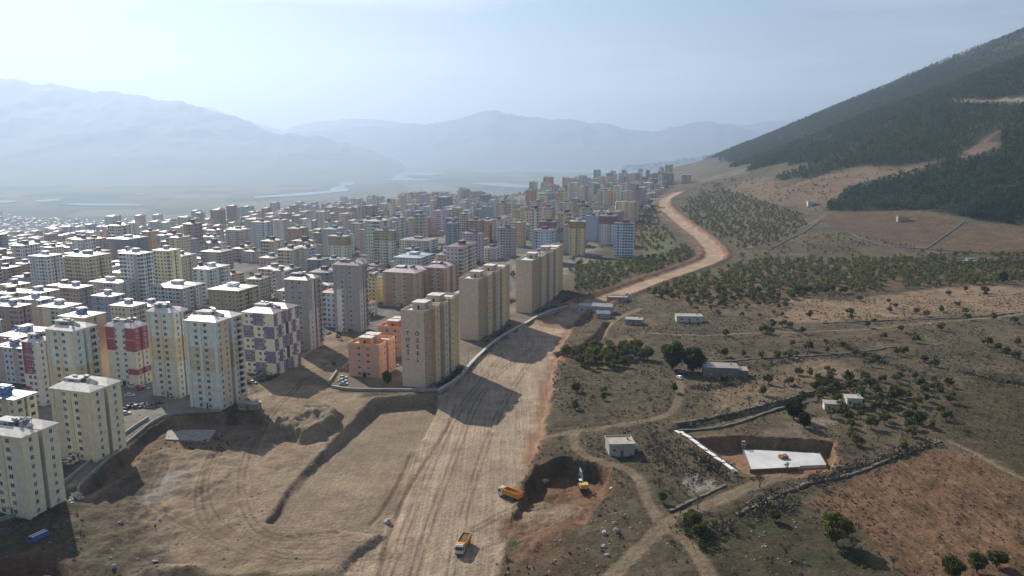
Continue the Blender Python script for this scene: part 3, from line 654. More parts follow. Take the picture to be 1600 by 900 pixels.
def locate(pxL, pyT, h):
    """where a tower of height h stands whose eave corner is seen at this pixel"""
    dx, dy, dz = ray(pxL, pyT); s = np.geomspace(150, 9000, 1200)/dy
    g = CH+dz*s-(zb(dx*s, dy*s)+h); k = int(np.argmax(g < 0)); s0, s1 = s[max(k-1, 0)], s[k]
    for _ in range(25):
        m = (s0+s1)/2
        if CH+dz*m-float(zb(dx*m, dy*m))-h < 0: s1 = m
        else: s0 = m
    return dx*s1, dy*s1
def frame_of(pxL, pyT, pxR, pxB, h, yaw):
    x, y = locate(pxL, pyT, h); ex, ey = math.cos(yaw), math.sin(yaw); fx, fy = -ey, ex
    def solve(ox, oy, ax, ay, px, lo, hi):
        hi = max(hi, 110)
        for _ in range(40):
            m = (lo+hi)/2
            if Q(ox+ax*m, oy+ay*m, h)[0] < px: lo = m
            else: hi = m
        return lo
    W_ = solve(x, y, ex, ey, pxR, 3, 90); rx, ry = x+ex*W_, y+ey*W_
    D_ = solve(rx, ry, fx, fy, pxB, 4, 90) if pxB > pxR+1 else 14
    return x, y, W_, D_
Y17 = math.radians(-17)
def tower(name, label, cat, spec, h, floors, body, roofc, kind='hip', vols='two', scheme=None, sidecol=None, yaw=Y17, group=None, wins=True, fcols=None, side_n=None, hatch=True, balc=False, maxD=46, relief=True, text=None, blank_front=False, flat_c=(.5, .49, .47)):
    pxL, pyT, pxR, pxB = spec; x, y, W_, D_ = frame_of(pxL, pyT, pxR, pxB, h, yaw); D_ = max(9, min(D_, maxD))
    BOXES.append((x+math.cos(yaw)*W_/2-math.sin(yaw)*D_/2, y+math.sin(yaw)*W_/2+math.cos(yaw)*D_/2, math.hypot(W_, D_)/2, x, y, h, W_, D_))
    gz = min(zf(x, y), zf(x+W_, y)); r = root(name, (x, y, gz), yaw, label, cat, group); h = h+float(zb(x, y))-gz
    fh = h/floors; rec = max(1.6, W_*.27)
    if vols == 'two': V_ = [(0, 0, W_, D_*.44), (0, D_*.44, W_-rec, D_*.56), (0, D_*.56, W_, D_)]
    elif vols == 'front': V_ = [(0, 0, W_, D_*.9), (W_*.3, D_*.9, W_*.7, D_)]
    elif vols == 'step': V_ = [(0, 0, W_*.88, D_*.22), (0, D_*.22, W_, D_*.34), (0, D_*.34, W_*.9, D_*.44), (0, D_*.44, W_+.6, D_*.56), (0, D_*.56, W_*.9, D_*.66), (0, D_*.66, W_, D_*.78), (0, D_*.78, W_*.88, D_)]
    else: V_ = [(0, 0, W_, D_)]
    b = MB(); cols = []
    scheme = scheme or (lambda face, u, k, n: body)
    def wallface(a, c, face, part):
        L_ = math.hypot(c[0]-a[0], c[1]-a[1]); n = 3 if L_ > 6 else 1; seg = 4
        for i in range(n):
            p = [a[j]+(c[j]-a[j])*i/n for j in (0, 1)]; q = [a[j]+(c[j]-a[j])*(i+1)/n for j in (0, 1)]
            for k in range(floors):
                z0, z1 = k*fh-(2 if k == 0 else 0), (k+1)*fh
                b.quad((p[0], p[1], z0), (q[0], q[1], z0), (q[0], q[1], z1), (p[0], p[1], z1)); cols.append(scheme(face, (i, n, part), k, floors))
    for vi, (x0, y0, x1, y1) in enumerate(V_):
        wallface((x0, y0), (x1, y0), 'f', vi); wallface((x1, y0), (x1, y1), 'r', vi); wallface((x1, y1), (x0, y1), 'b', vi); wallface((x0, y1), (x0, y0), 'l', vi)
        nb = len(b.f)
        if kind == 'flat':
            b.box(x0, y0, h-.02, x1, y1, h+.05, 0)
            for q in ((x0, y0, x1, y0+.25), (x0, y1-.25, x1, y1), (x0, y0+.25, x0+.25, y1-.25), (x1-.25, y0+.25, x1, y1-.25)): b.box(q[0], q[1], h+.06, q[2], q[3], h+1.1, 0)
            cols += [flat_c if i == 1 else body for i in range(6)]+[tuple(min(1, c*1.1) for c in body)]*24
        else: b.box(x0, y0, h-.02, x1, y1, h+.02, 0); cols += [body]*6
    if relief and not blank_front and kind == 'hip':
        for (xa, xb) in ((0, .09), (.44, .52), (.91, 1)): b.box(W_*xa-.003, V_[0][1]-.32, -1, W_*xb+.003, V_[0][1]-.004, h-.2); cols += [tuple(c*.94 for c in body)]*6
    for (x0, y0, x1, y1) in V_[:1]:                      # storey string courses and corner strips
        for k in range(4, floors, 4): b.box(x0-.06, y0-.08, k*fh-.1, x1+.06, y0-.003, k*fh+.1); cols += [tuple(min(1, c*1.15) for c in body)]*6
    cols = [tuple(min(.82, v*1.26) for v in c) for c in cols]
    link("wall", b.mesh("wall", [PAINT], cols), r)
    if kind == 'hip':
        for (x0, y0, x1, y1) in (V_ if vols != 'two' else (V_[0], V_[2])):
            rb = MB(); hip(rb, x0, y0, x1, y1, h+.02, min(2.0, (x1-x0)*.11), .4); link("roof", rb.mesh("roof", [ROOFM]), r, roofc)
        if vols == 'two': rb = MB(); hip(rb, W_*.12, D_*.4, W_*.72, D_*.6, h+.9, 1.6, .3); link("roof", rb.mesh("roof", [ROOFM]), r, tuple(c*.8 for c in roofc))
    hx = W_*.34; spots = [(hx, D_*.42)] if kind == 'hip' else [(W_*.5, D_*.2), (W_*.5, D_*.6)]
    if hatch:
        for (ax, ay) in spots:
            q = MB(); bw, bd, bh = min(6.5, W_*.5), min(7, D_*.25), 3.6 if kind == 'flat' else 3.0
            q.box(ax-bw/2, ay-bd/2, h-.3, ax+bw/2, ay+bd/2, h+bh); q.box(ax-bw/2-.35, ay-bd/2-.35, h+bh+.003, ax+bw/2+.35, ay+bd/2+.35, h+bh+.25)
            o = link("stair_tower", q.mesh("stair_tower", [PAINT], [tuple(min(1, c*1.05) for c in body)]*6+[(.62, .6, .58)]*6), r)
            q = MB(); q.box(ax-.5, ay-bd/2-.03, h+.2, ax+.5, ay-bd/2-.004, h+2.3); link("door", q.mesh("door", [DARK]), o)
        rr = random.Random(int(x*7+y)); 
        for _ in range(3 if kind == 'hip' else 2):
            ax, ay = rr.uniform(W_*.25, W_*.75), rr.uniform(D_*.35, D_*.7); q = MB()
            q.tube((ax-.9, ay, h+3.6), (ax+.9, ay, h+3.6), .42, .42, 8, 0, True); q.box(ax-.8, ay-.06, h+1.5, ax-.7, ay+.06, h+3.3, 0); q.box(ax+.7, ay-.06, h+1.5, ax+.8, ay+.06, h+3.3, 0)
            q.hexa([(ax-1, ay-2.2, h+2), (ax+1, ay-2.2, h+2), (ax+1, ay-.4, h+3.2), (ax-1, ay-.4, h+3.2), (ax-1, ay-2.25, h+2.1), (ax+1, ay-2.25, h+2.1), (ax+1, ay-.45, h+3.3), (ax-1, ay-.45, h+3.3)], 1)
            link("solar_water_heater", q.mesh("solar_water_heater", [TANKM, SOLAR]), r)
        q = MB(); ax, ay = W_*.7, D_*.3; q.box(ax, ay, h, ax+.7, ay+.7, h+3.4); q.box(ax-.1, ay-.1, h+3.403, ax+.8, ay+.8, h+3.6); link("chimney", q.mesh("chimney", [CONC]), r)
    if wins:
        rr = random.Random(int(x*3+y*5)); rest = MB(); cnt = 0
        fcols = fcols if fcols is not None else ([W_*.34, W_*.64])
        yf = V_[0][1]
        def put(cx, cy, cz, rot, tall=False):
            nonlocal cnt
            if cnt >= 98: return
            cnt += 1; o = link("window", rr.choice(WINT if tall else WINS), r, None, (cx, cy, cz), rot)
        sidev = [v for v in V_ if v[2] >= W_*.87]
        sn = side_n or max(1, int(round((V_[0][3]-V_[0][1])/4.2)))
        per = max(1, floors)
        budget = 98//per-len([] if blank_front else fcols)
        scols = []
        for v in sidev:
            n_ = max(1, int((v[3]-v[1])/3.6))
            scols += [(v[2], v[1]+(i+.5)*(v[3]-v[1])/n_) for i in range(n_)]
        scols = scols[:max(1, budget)]
        for k in range(floors):
            cz = k*fh+fh*.52
            if not blank_front:
                for c in fcols: put(c, yf-.003, cz, 0)
            for (sx, sy) in scols: put(sx+.003, sy, cz, math.pi/2, True)
        for k in range(floors):                           # rear and left sides
            cz = k*fh+fh*.52
            for v in V_:
                n_ = int((v[3]-v[1])/4)
                for i in range(n_):
                    cy = v[1]+(i+.5)*(v[3]-v[1])/n_; rest.quad((v[0]-.02, cy+.7, cz-.7), (v[0]-.02, cy-.7, cz-.7), (v[0]-.02, cy-.7, cz+.7), (v[0]-.02, cy+.7, cz+.7), 1); rest.box(v[0]-.06, cy-.8, cz-.82, v[0]-.003, cy+.8, cz-.7, 0)
            for i in range(3): cx = W_*(.2+.3*i); rest.quad((cx+.7, V_[-1][3]+.02, cz-.7), (cx-.7, V_[-1][3]+.02, cz-.7), (cx-.7, V_[-1][3]+.02, cz+.7), (cx+.7, V_[-1][3]+.02, cz+.7), 1)
        tag(link("window", rest.mesh("window", [PVC, GLASS]), r), kind='stuff')
        if balc or kind == 'hip' and vols == 'two' and floors > 10 and W_ < 40:
            for k in range(1, floors):
                for v in (V_[-1],):
                    link("balcony", BALC, r, body, (v[2]+.003, (v[1]+v[3])/2+.6, k*fh), math.pi/2)
    q = MB(); q.box(W_*.4, -.9, 2.6, W_*.6, -.003, 2.8, 0); q.box(W_*.44, -.03, 0, W_*.56, -.004, 2.3, 1)
    if not blank_front: link("entrance", q.mesh("entrance", [CONC, DARK]), r)
    if text:
        for (tx, s_) in text:
            for i, ch in enumerate(s_):
                if ch == ' ': continue
                fc = bpy.data.curves.new("letter", 'FONT'); fc.body = ch; fc.size = 2.6; fc.extrude = .05; fc.align_x = 'CENTER'; fc.materials.append(mat_let)
                fc.offset = .045
                to = bpy.data.objects.new("t", fc); COL.objects.link(to); me = bpy.data.meshes.new_from_object(to.evaluated_get(bpy.context.evaluated_depsgraph_get())); bpy.data.objects.remove(to)
                if not me.materials: me.materials.append(mat_let)
                o = link("letter", me, r, None, (W_*tx, -.09, h*.70-i*3.2)); o.rotation_euler = (math.pi/2, 0, 0)
    return r
mat_let = mat("dark_sign_letters", (.05, .045, .04), .6)
CREAM = (.56, .50, .36); WHITE = (.60, .60, .55); TANW = (.46, .38, .30); BEIGE = (.44, .37, .26)
MAROON = (.19, .11, .12); PALER = (.74, .68, .65); BLUER = (.10, .17, .28); MAUVE = (.36, .29, .31)
def sch_toki(face, u, k, n):
    i, m_, vi = u
    if face in 'fb': return (.50, .41, .32) if vi in (0, 6) else (.44, .33, .21)
    if face == 'l': return (.52, .43, .33)
    return ((.42, .29, .18), (.56, .45, .28), (.44, .32, .20), (.50, .42, .32), (.42, .30, .19), (.56, .45, .28), (.50, .36, .20))[vi % 7]
def sch_bands(top, mid, a, b_, side):
    def f(face, u, k, n):
        q = k/n
        if face == 'r' and u[0] != 0: return side
        return top if q > a else (mid if q > b_ else top)
    return f
def sch_check(face, u, k, n):
    i, m_, vi = u; row = int(k/2); cc = (i+row+(0 if face == 'f' else 1)+vi) % 2
    return (.16, .13, .21) if cc else (.55, .54, .42)
def sch_red(face, u, k, n):
    i, m_, vi = u; q = k/n
    if i == 1: return (.55, .54, .50)
    if q > .5 or (q < .3 and (i == 2 or face == 'r') and q > .12): return (.28, .07, .10)
    return (.58, .54, .44)
def sch_red2(face, u, k, n):
    return (.26, .07, .11) if (face == 'f' and .45 < k/n and u[0] < 2) or (k/n < .3 and face == 'f' and u[0] < 1) else (.56, .54, .50)
def sch_grey(split, a):
    def f(face, u, k, n):
        if face == 'f': return (.56, .56, .55) if (u[0] == 0 and k/n < split) else (.30, .29, .28)
        return (.50, .46, .44) if k/n < a or u[0] == 2 else (.31, .29, .28)
    return f
def sch_brown(face, u, k, n): return (.42, .34, .27) if (u[0]+u[2]) % 2 else (.33, .23, .17)
def sch_orange(face, u, k, n): return (.50, .27, .19) if (u[0]+k) % 2 else (.47, .29, .23)
def sch_top(c_top, c_rest, q):
    return lambda face, u, k, n: c_top if k/n >= q else c_rest
def sch_cols(c1, c2): return lambda face, u, k, n: c1 if u[0] % 2 == 0 else c2
AB = 'apartment_block'
tower(AB, "tan apartment block with the words TOKI OZSEL down its windowless end wall", "apartment block", (626,487,667,722), 37, 12, TANW, PALER, 'flat', 'step', sch_toki, text=[(.25, "TOKİ–"), (.62, "ÖZSEL")], blank_front=True)
tower(AB, "middle one of three tan slab blocks beside the graded earth road, blank end wall", "apartment block", (717,437,751,800), 37, 12, TANW, PALER, 'flat', 'step', sch_toki, blank_front=True, maxD=95)
tower(AB, "farthest of three tan slab blocks, next to the green orchard and road bend", "apartment block", (806,408,835,896), 37, 12, TANW, PALER, 'flat', 'step', sch_toki, blank_front=True, maxD=95)
tower(AB, "tall white tower with beige middle band and pink hipped roof above the concrete pit", "apartment block", (288,501,337,379), 39.3, 14, WHITE, PALER, 'hip', 'two', sch_bands((.52, .54, .52), (.46, .41, .31), .67, .36, (.56, .45, .32)))
tower(AB, "cream banded tower just left of the pink roofed tower, cars at its foot", "apartment block", (229,487,271,292), 40, 14, CREAM, PALER, 'hip', 'two', sch_bands((.52, .54, .50), (.50, .43, .28), .67, .36, (.58, .48, .28)))
tower(AB, "cream tower with a blue sided roof rising behind the second long cream block", "apartment block", (71,515,113,150), 41, 14, CREAM, PALER, 'hip', 'two', sch_bands((.52, .54, .48), (.50, .43, .29), .63, .0, (.56, .50, .32)))
tower(AB, "cream eight storey block with blue and white roof beside the curved retaining wall", "apartment block", (78,607,140,188), 26.5, 9, CREAM, (.85, .80, .72), 'hip', 'two', lambda f, u, k, n: (.50, .45, .34) if f == 'f' and u[0] != 1 else (.62, .57, .42))
tower(AB, "cream block at the left edge nearest the camera, blue van in front", "apartment block", (-30,676,33,90), 26.5, 9, CREAM, (.85, .80, .72), 'hip', 'two', lambda f, u, k, n: (.50, .47, .38) if f == 'f' and u[0] != 1 else (.62, .57, .42))
tower(AB, "purple and cream chequered apartment block", "apartment block", (378,488,427,466), 32, 10, (.62, .60, .44), MAUVE, 'hip', 'two', sch_check, relief=False, fcols=[2.5, 5.5, 9.5, 12.5])
tower(AB, "red and white apartment block between the two cream towers", "apartment block", (164,510,208,229), 29, 10, (.58, .54, .44), PALER, 'hip', 'two', sch_red, relief=False)
tower(AB, "crimson panelled block at the left, behind the cream blocks", "apartment block", (33,534,58,73), 29, 10, (.56, .54, .5), PALER, 'hip', 'two', sch_red2, relief=False)
tower(AB, "dark grey tower with maroon roof just behind the chequered block", "apartment block", (444,437,480,501), 41, 14, (.31, .3, .29), MAUVE, 'hip', 'two', sch_grey(0, .55))
tower(AB, "grey tower with one white corner strip, right of the other grey tower", "apartment block", (520,414,560,573), 43, 14, (.31, .3, .29), MAUVE, 'hip', 'two', sch_grey(.62, .6))
tower(AB, "low orange block with roof parapets and cars parked in front", "apartment block", (544,538,592,617), 16.5, 5, (.60, .30, .18), (.5, .4, .35), 'flat', 'two', sch_orange, maxD=30, flat_c=(.36, .33, .3))
tower(AB, "low orange block standing behind the other orange block, half hidden by the lettered slab", "apartment block", (591,511,632,652), 16.5, 5, (.62, .27, .16), (.5, .4, .35), 'flat', 'two', sch_orange, maxD=26, flat_c=(.36, .33, .3))
tower(AB, "brown and beige striped block with maroon roof behind the orange blocks", "apartment block", (598,425,650,679), 26, 9, (.42, .34, .27), MAUVE, 'hip', 'two', sch_brown, maxD=30)
tower(AB, "brown striped block with maroon roof touching the left of the middle tan slab", "apartment block", (664,418,696,713), 27, 9, (.42, .34, .27), MAUVE, 'hip', 'two', sch_brown, maxD=26)
tower(AB, "small yellow block left of the brown striped block", "apartment block", (571,434,590,598), 20, 7, (.62, .52, .22), (.35, .38, .36), 'hip', 'one')
# the second row of towers: windows drawn in their walls, one wall and one roof each
def fac_mesh(W_, D_, h, kind, cols=None):
    b = MB(); c = []
    V_ = {'one': [(0, 0, W_, D_)], 'two': [(0, 0, W_, D_*.44), (W_*.1, D_*.44, W_*.86, D_*.56), (0, D_*.56, W_, D_)], 'bay': [(0, D_*.06, W_, D_), (W_*.08, 0, W_*.4, D_*.06), (W_*.6, 0, W_*.92, D_*.06)], 'ell': [(0, 0, W_*.55, D_), (W_*.55, D_*.3, W_, D_)]}[kind]
    for vi, (x0, y0, x1, y1) in enumerate(V_):
        pts = [(x0, y0), (x1, y0), (x1, y1), (x0, y1)]; off = 0
        for i in range(4):
            p, q = pts[i], pts[(i+1) % 4]; L_ = math.hypot(q[0]-p[0], q[1]-p[1]); n_ = max(1, round(L_/3.1)); u1 = n_*3.1
            hs = [(-3, h)] if cols is None else [(-3, h*cols[1]), (h*cols[1], h)]
            for j, (za, zc) in enumerate(hs):
                b.quad((p[0], p[1], za), (q[0], q[1], za), (q[0], q[1], zc), (p[0], p[1], zc), 0, [(off, za), (off+u1, za), (off+u1, zc), (off, zc)])
                c.append((1, 1, 1) if j == 0 else cols[0])
            off += u1+31
        b.quad((x0, y0, h), (x1, y0, h), (x1, y1, h), (x0, y1, h), 0, [(-1, -1)]*4); c.append((1, 1, 1))
    me = b.mesh("wall", [FACADE], c); rb = MB()
    for (x0, y0, x1, y1) in (V_ if kind == 'one' else [V_[0], V_[-1]] if kind in ('two', 'ell') else [V_[0]]): hip(rb, x0, y0, x1, y1, h+.01, min(1.7, min(x1-x0, y1-y0)*.105), .6)
    rb.box(W_*.38, D_*.38, h+.1, W_*.62, D_*.62, h+3.3); rb.box(W_*.36, D_*.36, h+3.304, W_*.64, D_*.64, h+3.6)
    rc = [(1, 1, 1)]*(len(rb.f)-12)+[(1.3, 1.5, 1.5)]*12
    for (ax, ay) in ((.2, .45), (.72, .5), (.6, .25)):
        ax *= W_; ay *= D_; rb.tube((ax-.8, ay, h+3), (ax+.8, ay, h+3), .4, .4, 6); rb.quad((ax-1, ay-2, h+1.6), (ax+1, ay-2, h+1.6), (ax+1, ay-.3, h+2.9), (ax-1, ay-.3, h+2.9)); rc += [(1.2, 1.2, 1.2)]*6+[(.2, .3, .9)]
    return me, rb.mesh("roof", [ROOFM], rc)
def second(label, spec, h, color, roofc, kind='two', top=None, name=AB, yaw=Y17, cat="apartment block", maxD=34):
    x, y, W_, D_ = frame_of(*spec, h, yaw); D_ = max(8, min(D_, maxD)); W_ = min(W_, 48)
    BOXES.append((x+math.cos(yaw)*W_/2-math.sin(yaw)*D_/2, y+math.sin(yaw)*W_/2+math.cos(yaw)*D_/2, math.hypot(W_, D_)/2, x, y, h, W_, D_))
    a, rf = fac_mesh(W_, D_, h, kind, top); r = root(name, (x, y, float(zb(x, y))), yaw, label, cat)
    link("wall", a, r, color); link("roof", rf, r, roofc); return r
W1 = (.55, .56, .55); BW = (.46, .52, .60)
SECOND = [
("olive brown block with a pale pyramid roof left of the pink roofed tower", (325,452,372,402), 21, (.36, .31, .18), PALER, 'two', None),
("navy and white balconied block with white roof deck, behind the cream towers", (143,462,173,193), 22, (.24, .30, .40), (.55, .5, .5), 'two', None),
("white block with dark roof structures left of the olive brown block", (234,448,284,319), 18, W1, (.5, .47, .46), 'two', None),
("tall white tower with a brown stripe, tallest in the left town centre", (185,396,217,238), 42, W1, (.5, .5, .5), 'two', None),
("yellow and white tower right beside the tall white tower", (238,391,263,280), 40, (.60, .55, .34), (.5, .48, .45), 'two', None),
("yellow and brown tower left of the tall white tower", (101,400,136,171), 38, (.50, .42, .26), (.3, .3, .32), 'two', None),
("pale grey balconied tower at the far left of the tall town towers", (45,400,69,95), 36, (.50, .52, .54), (.6, .55, .55), 'two', None),
("dark blue glass faced block behind the tall white tower", (168,373,197,235), 30, (.17, .20, .25), (.2, .2, .22), 'two', None),
("white block with green tinted roof corner in front of the beige block", (302,420,326,358), 25, (.56, .58, .54), PALER, 'two', None),
("beige nine storey block left of the long grey shed roof", (313,393,343,362), 24, (.46, .40, .32), (.35, .25, .24), 'one', None),
("pinkish tower left of the white and blue twin towers", (352,359,374,390), 32, (.50, .42, .38), (.30, .25, .26), 'two', None),
("left one of the white and blue twin towers", (392,347,414,424), 42, (.50, .54, .58), MAROON, 'two', None),
("right one of the white and blue twin towers", (424,344,440,450), 42, (.58, .56, .54), MAROON, 'two', None),
("orange brown tower right of the white and blue twin towers", (448,357,466,480), 33, (.40, .24, .17), (.2, .18, .2), 'two', None),
("cream tower whose top storeys are ochre, right of the domed hall", (512,369,540,548), 34, (.54, .52, .42), (.25, .2, .25), 'two', ((.62, .48, .30), .72)),
("pale green tower with ochre top storeys", (584,360,614,619), 38, (.52, .54, .42), (.25, .2, .25), 'two', ((.72, .58, .34), .72)),
("wide white block with brown roof right of the ochre topped pale green tower", (624,375,669,684), 16, (.58, .55, .48), (.25, .2, .2), 'one', None),
("white block with a light blue hipped roof behind the brown striped blocks", (615,402,656,682), 18, (.54, .57, .57), (.36, .44, .50), 'two', None),
("slender dark blue grey tower behind the maroon roofed pink tower", (697,349,712,718), 35, (.22, .27, .33), (.2, .2, .25), 'one', None),
("white block with maroon roof directly left of the second grey tower", (425,423,444,452), 22, W1, MAUVE, 'two', None),
("blue and white tower with maroon roof, in front of the ochre tower", (832,360,862,868), 34, BW, MAROON, 'one', None),
("maroon topped tower peeking over the blue and white tower", (842,347,866,870), 34, (.42, .40, .45), (.16, .08, .1), 'one', ((.5, .22, .25), .8)),
("ochre and cream tower with white roof edge between the blue and white towers", (890,346,913,915), 38, (.52, .43, .22), (.6, .6, .58), 'one', ((.62, .45, .25), .8)),
("white tower with maroon top and base beside the orchard", (936,338,961,966), 35, (.60, .60, .62), MAROON, 'one', ((.35, .16, .18), .75)),
("rightmost blue and white tower at the edge of the orchard", (960,349,990,992), 36, (.50, .56, .66), MAROON, 'one', None),
("tan tower with maroon roof, centre one of three far tan towers", (825,316,854,857), 30, (.50, .42, .30), MAROON, 'one', None),
("far tan tower with maroon roof nearest the dark blue tower", (772,317,798,800), 28, (.52, .43, .30), MAROON, 'one', None),
("far tan tower with maroon roof left of the ochre sided pair", (872,317,892,896), 30, (.50, .44, .32), MAROON, 'one', None),
("pinkish cream tower just left of the far ochre sided tower", (912,317,933,936), 24, (.50, .42, .34), (.2, .12, .14), 'one', None),
("far ochre and cream striped tower standing highest on the skyline of the town", (936,299,950,964), 36, (.56, .48, .28), (.2, .13, .14), 'two', None),
("slim dark blue tower left of the far tan tower", (752,323,766,771), 32, (.24, .32, .42), (.2, .2, .25), 'one', None),
("grey pink tower with a white corner panel and maroon roof", (777,356,803,806), 32, (.40, .36, .38), (.26, .15, .18), 'one', None),
("orange slab behind the grey pink tower", (806,348,816,822), 30, (.58, .38, .20), (.45, .3, .2), 'one', None),
("mauve tower with maroon roof left of the small white house-like block", (724,365,751,756), 32, (.42, .34, .37), (.26, .15, .18), 'one', None),
("grey and cream striped tower directly behind the middle tan slab", (697,386,722,747), 40, (.42, .41, .40), MAROON, 'two', None),
("small white block with maroon roof behind the farthest tan slab", (752,388,775,784), 13, (.56, .54, .52), MAROON, 'one', None),
("blue tower half hidden behind the white and maroon tower", (915,338,933,936), 32, (.33, .40, .50), (.2, .2, .25), 'one', None),
("dark grey unfinished tower alone at the far end of the town", (1041,271,1051,1055), 30, (.20, .20, .22), (.2, .2, .2), 'one', None),
("bare concrete construction block at the foot of the forest slope", (1066,273,1078,1084), 24, (.34, .32, .30), (.3, .3, .3), 'one', None),
("pale block low on the far skyline left of the unfinished tower", (1005,286,1018,1021), 20, (.45, .44, .42), (.5, .5, .5), 'one', None),
("cream block with blue roof at the left edge behind the nearest cream block", (-40,618,22,56), 24, (.50, .48, .36), (.16, .26, .40), 'two', None),
("dark red and white striped block at the left edge", (-6,478,25,47), 26, (.34, .24, .22), (.5, .48, .47), 'two', None),
("white balconied block at the left edge in front of the striped block", (-10,541,33,36), 18, (.52, .52, .52), (.4, .38, .38), 'one', None),
("white block with bright roof behind the crimson panelled block", (27,467,62,83), 24, (.52, .52, .48), (.58, .52, .54), 'two', None),
("pale green white block with white roof left of the navy block", (59,479,96,126), 23, (.50, .52, .46), (.6, .56, .55), 'two', None),
("cream tower with a busy flat roof hiding behind the blue roofed cream tower", (92,494,132,164), 34, (.54, .50, .36), (.3, .33, .36), 'two', None),
("dark walled block with a bright pink roof sheet behind the pale green block", (92,449,121,144), 22, (.36, .28, .26), (.6, .48, .56), 'two', None),
("cream block with white roof and dark vents in the middle of the town", (140,440,184,203), 22, (.54, .52, .44), (.6, .56, .55), 'two', None),
("cream block with patchy white roof right of the navy block", (172,477,206,229), 19, (.52, .48, .36), (.55, .5, .45), 'two', None),
]
for lab, spec, h, c, rc, kd, tp in SECOND: second(lab, spec, h, c, rc, kd, tp)

# the rest of the town
HERO = list(BOXES)
tmpl = []; trng = random.Random(11)
for W_, D_, h, kd in [(16, 20, 15, 'two'), (18, 22, 18, 'two'), (14, 18, 21, 'bay'), (20, 24, 24, 'two'), (16, 26, 27, 'two'), (22, 16, 15, 'bay'), (15, 15, 12, 'one'), (19, 19, 30, 'two'), (24, 14, 18, 'ell'), (18, 24, 36, 'two'), (13, 16, 9, 'one'), (28, 16, 21, 'bay'), (13, 15, 33, 'one'), (15, 18, 39, 'two'), (14, 22, 30, 'two'), (12, 14, 27, 'bay'), (16, 18, 24, 'two'), (13, 13, 21, 'one')]:
    tmpl.append((W_, D_, h, fac_mesh(W_, D_, h, kd)))
PAL = [("white", (.58, .58, .56)), ("cream", (.58, .53, .40)), ("beige", (.48, .42, .33)), ("pale grey", (.44, .44, .44)), ("yellow", (.58, .50, .28)), ("pinkish", (.52, .40, .36)), ("bluish", (.42, .48, .54)), ("brown", (.34, .26, .20)), ("greenish", (.46, .52, .44)), ("white", (.62, .61, .57)), ("cream", (.55, .50, .38)), ("orange", (.54, .32, .20)), ("dark grey", (.24, .25, .27))]
RPAL = [("white", (.58, .56, .56)), ("maroon", (.22, .12, .13)), ("pink", (.50, .40, .42)), ("brown", (.26, .18, .15)), ("grey", (.36, .36, .37)), ("red", (.36, .14, .10)), ("blue", (.18, .26, .36)), ("pale", (.5, .47, .44))]
cands = []
ca, sa = math.cos(Y17), math.sin(Y17)
def road_x(y): return float(np.interp(y, [380, 480, 600, 750, 950, 1300, 1700, 2200, 2600], [-160, -75, -15, 45, 95, 215, 320, 440, 470]))
for i in range(-170, 60):
    for j in range(6, 150):
        if i % 5 == 0 and trng.random() < .7: continue
        u = i*29+trng.uniform(-7, 7); v = j*33+trng.uniform(-9, 9)+(i//5)*9; x, y = ca*u-sa*v, sa*u+ca*v
        if y < 395 or y > 4500: continue
        if x > road_x(y) or abs(x) > y*.78+60: continue
        far_edge = float(town_edge(x, y))+float(fbm(x, 0, 400, 3, 5))*160
        if y > far_edge: continue
        if trng.random() < .14+.04*(y > 2400): continue
        if fbm(x, y, 210, 2, 44) > .55: continue
        cands.append((x, y))
cands.sort(key=lambda p: p[1])
placed = []; farlist = []
herobb = []
for (cx, cy, rr, x, y, h, W_, D_) in HERO:
    gz = float(zb(x, y)); a = Q(x, y, gz+h); b_ = Q(x+ca*W_, y+sa*W_, gz+h); c_ = Q(x+ca*W_-sa*D_, y+sa*W_+ca*D_, gz+h); bt = Q(x, y, gz)
    herobb.append((a[0], max(b_[0], c_[0]), min(a[1], c_[1]), a[1]*.45+bt[1]*.55, y))
for (x, y) in cands:
    z = float(zb(x, y))
    if any((x-b[0])**2+(y-b[1])**2 < (b[2]+13)**2 for b in HERO): continue
    # big towers are more common away from the near quarter
    q = trng.random()
    r_ = x/y
    if y < 640: ti = trng.choice([0, 1, 2, 6, 8, 10, 17, 16, 2])
    elif r_ > -.28: ti = trng.choice([12, 13, 14, 15, 16, 7, 9, 12, 15, 4, 2, 0, 17, 10])
    elif y < 1500: ti = trng.choice([0, 1, 2, 17, 15, 16, 12, 7, 8, 14, 6, 2])
    elif y < 2500: ti = trng.choice([2, 17, 15, 16, 12, 9, 14, 10, 6, 0, 13])
    else: ti = trng.choice([10, 6, 10, 17, 2, 15, 16, 12, 6, 17, 10, 14])
    W_, D_, h, _ = tmpl[ti]; sz = trng.uniform(.85, 1.1)
    bad = False
    p0 = Q(x, y, z+h*sz+3); p1 = Q(x+W_+4, y, z+h*sz+3)
    for (hx0, hx1, hy0, hy1, hyy) in herobb:
        if hyy > y and p0[0] < hx1 and p1[0] > hx0 and p0[1] < hy1: bad = True; break
    if bad:
        ti = 10 if trng.random() < .6 else 6; W_, D_, h, _ = tmpl[ti]; p0 = Q(x, y, z+h+3)
        if any(hyy > y and p0[0] < hx1 and p1[0] > hx0 and p0[1] < hy1 for (hx0, hx1, hy0, hy1, hyy) in herobb): continue
    if p1[0] < -60: continue
    placed.append((x, y, z, ti, sz, trng.randrange(len(PAL)), trng.choice([0, 1, 2, 3, 4, 5, 6, 7] if y < 900 else [1, 1, 3, 3, 4, 4, 5, 2, 7, 0, 1, 4]), p0))
NIND = 215
seen_lab = {}
HN = [(Q(b[3], b[4], float(zb(b[3], b[4]))+b[5]*.6), o) for b, o in zip(HERO, [o for o in bpy.data.objects if o.get('category') == 'apartment block'])]
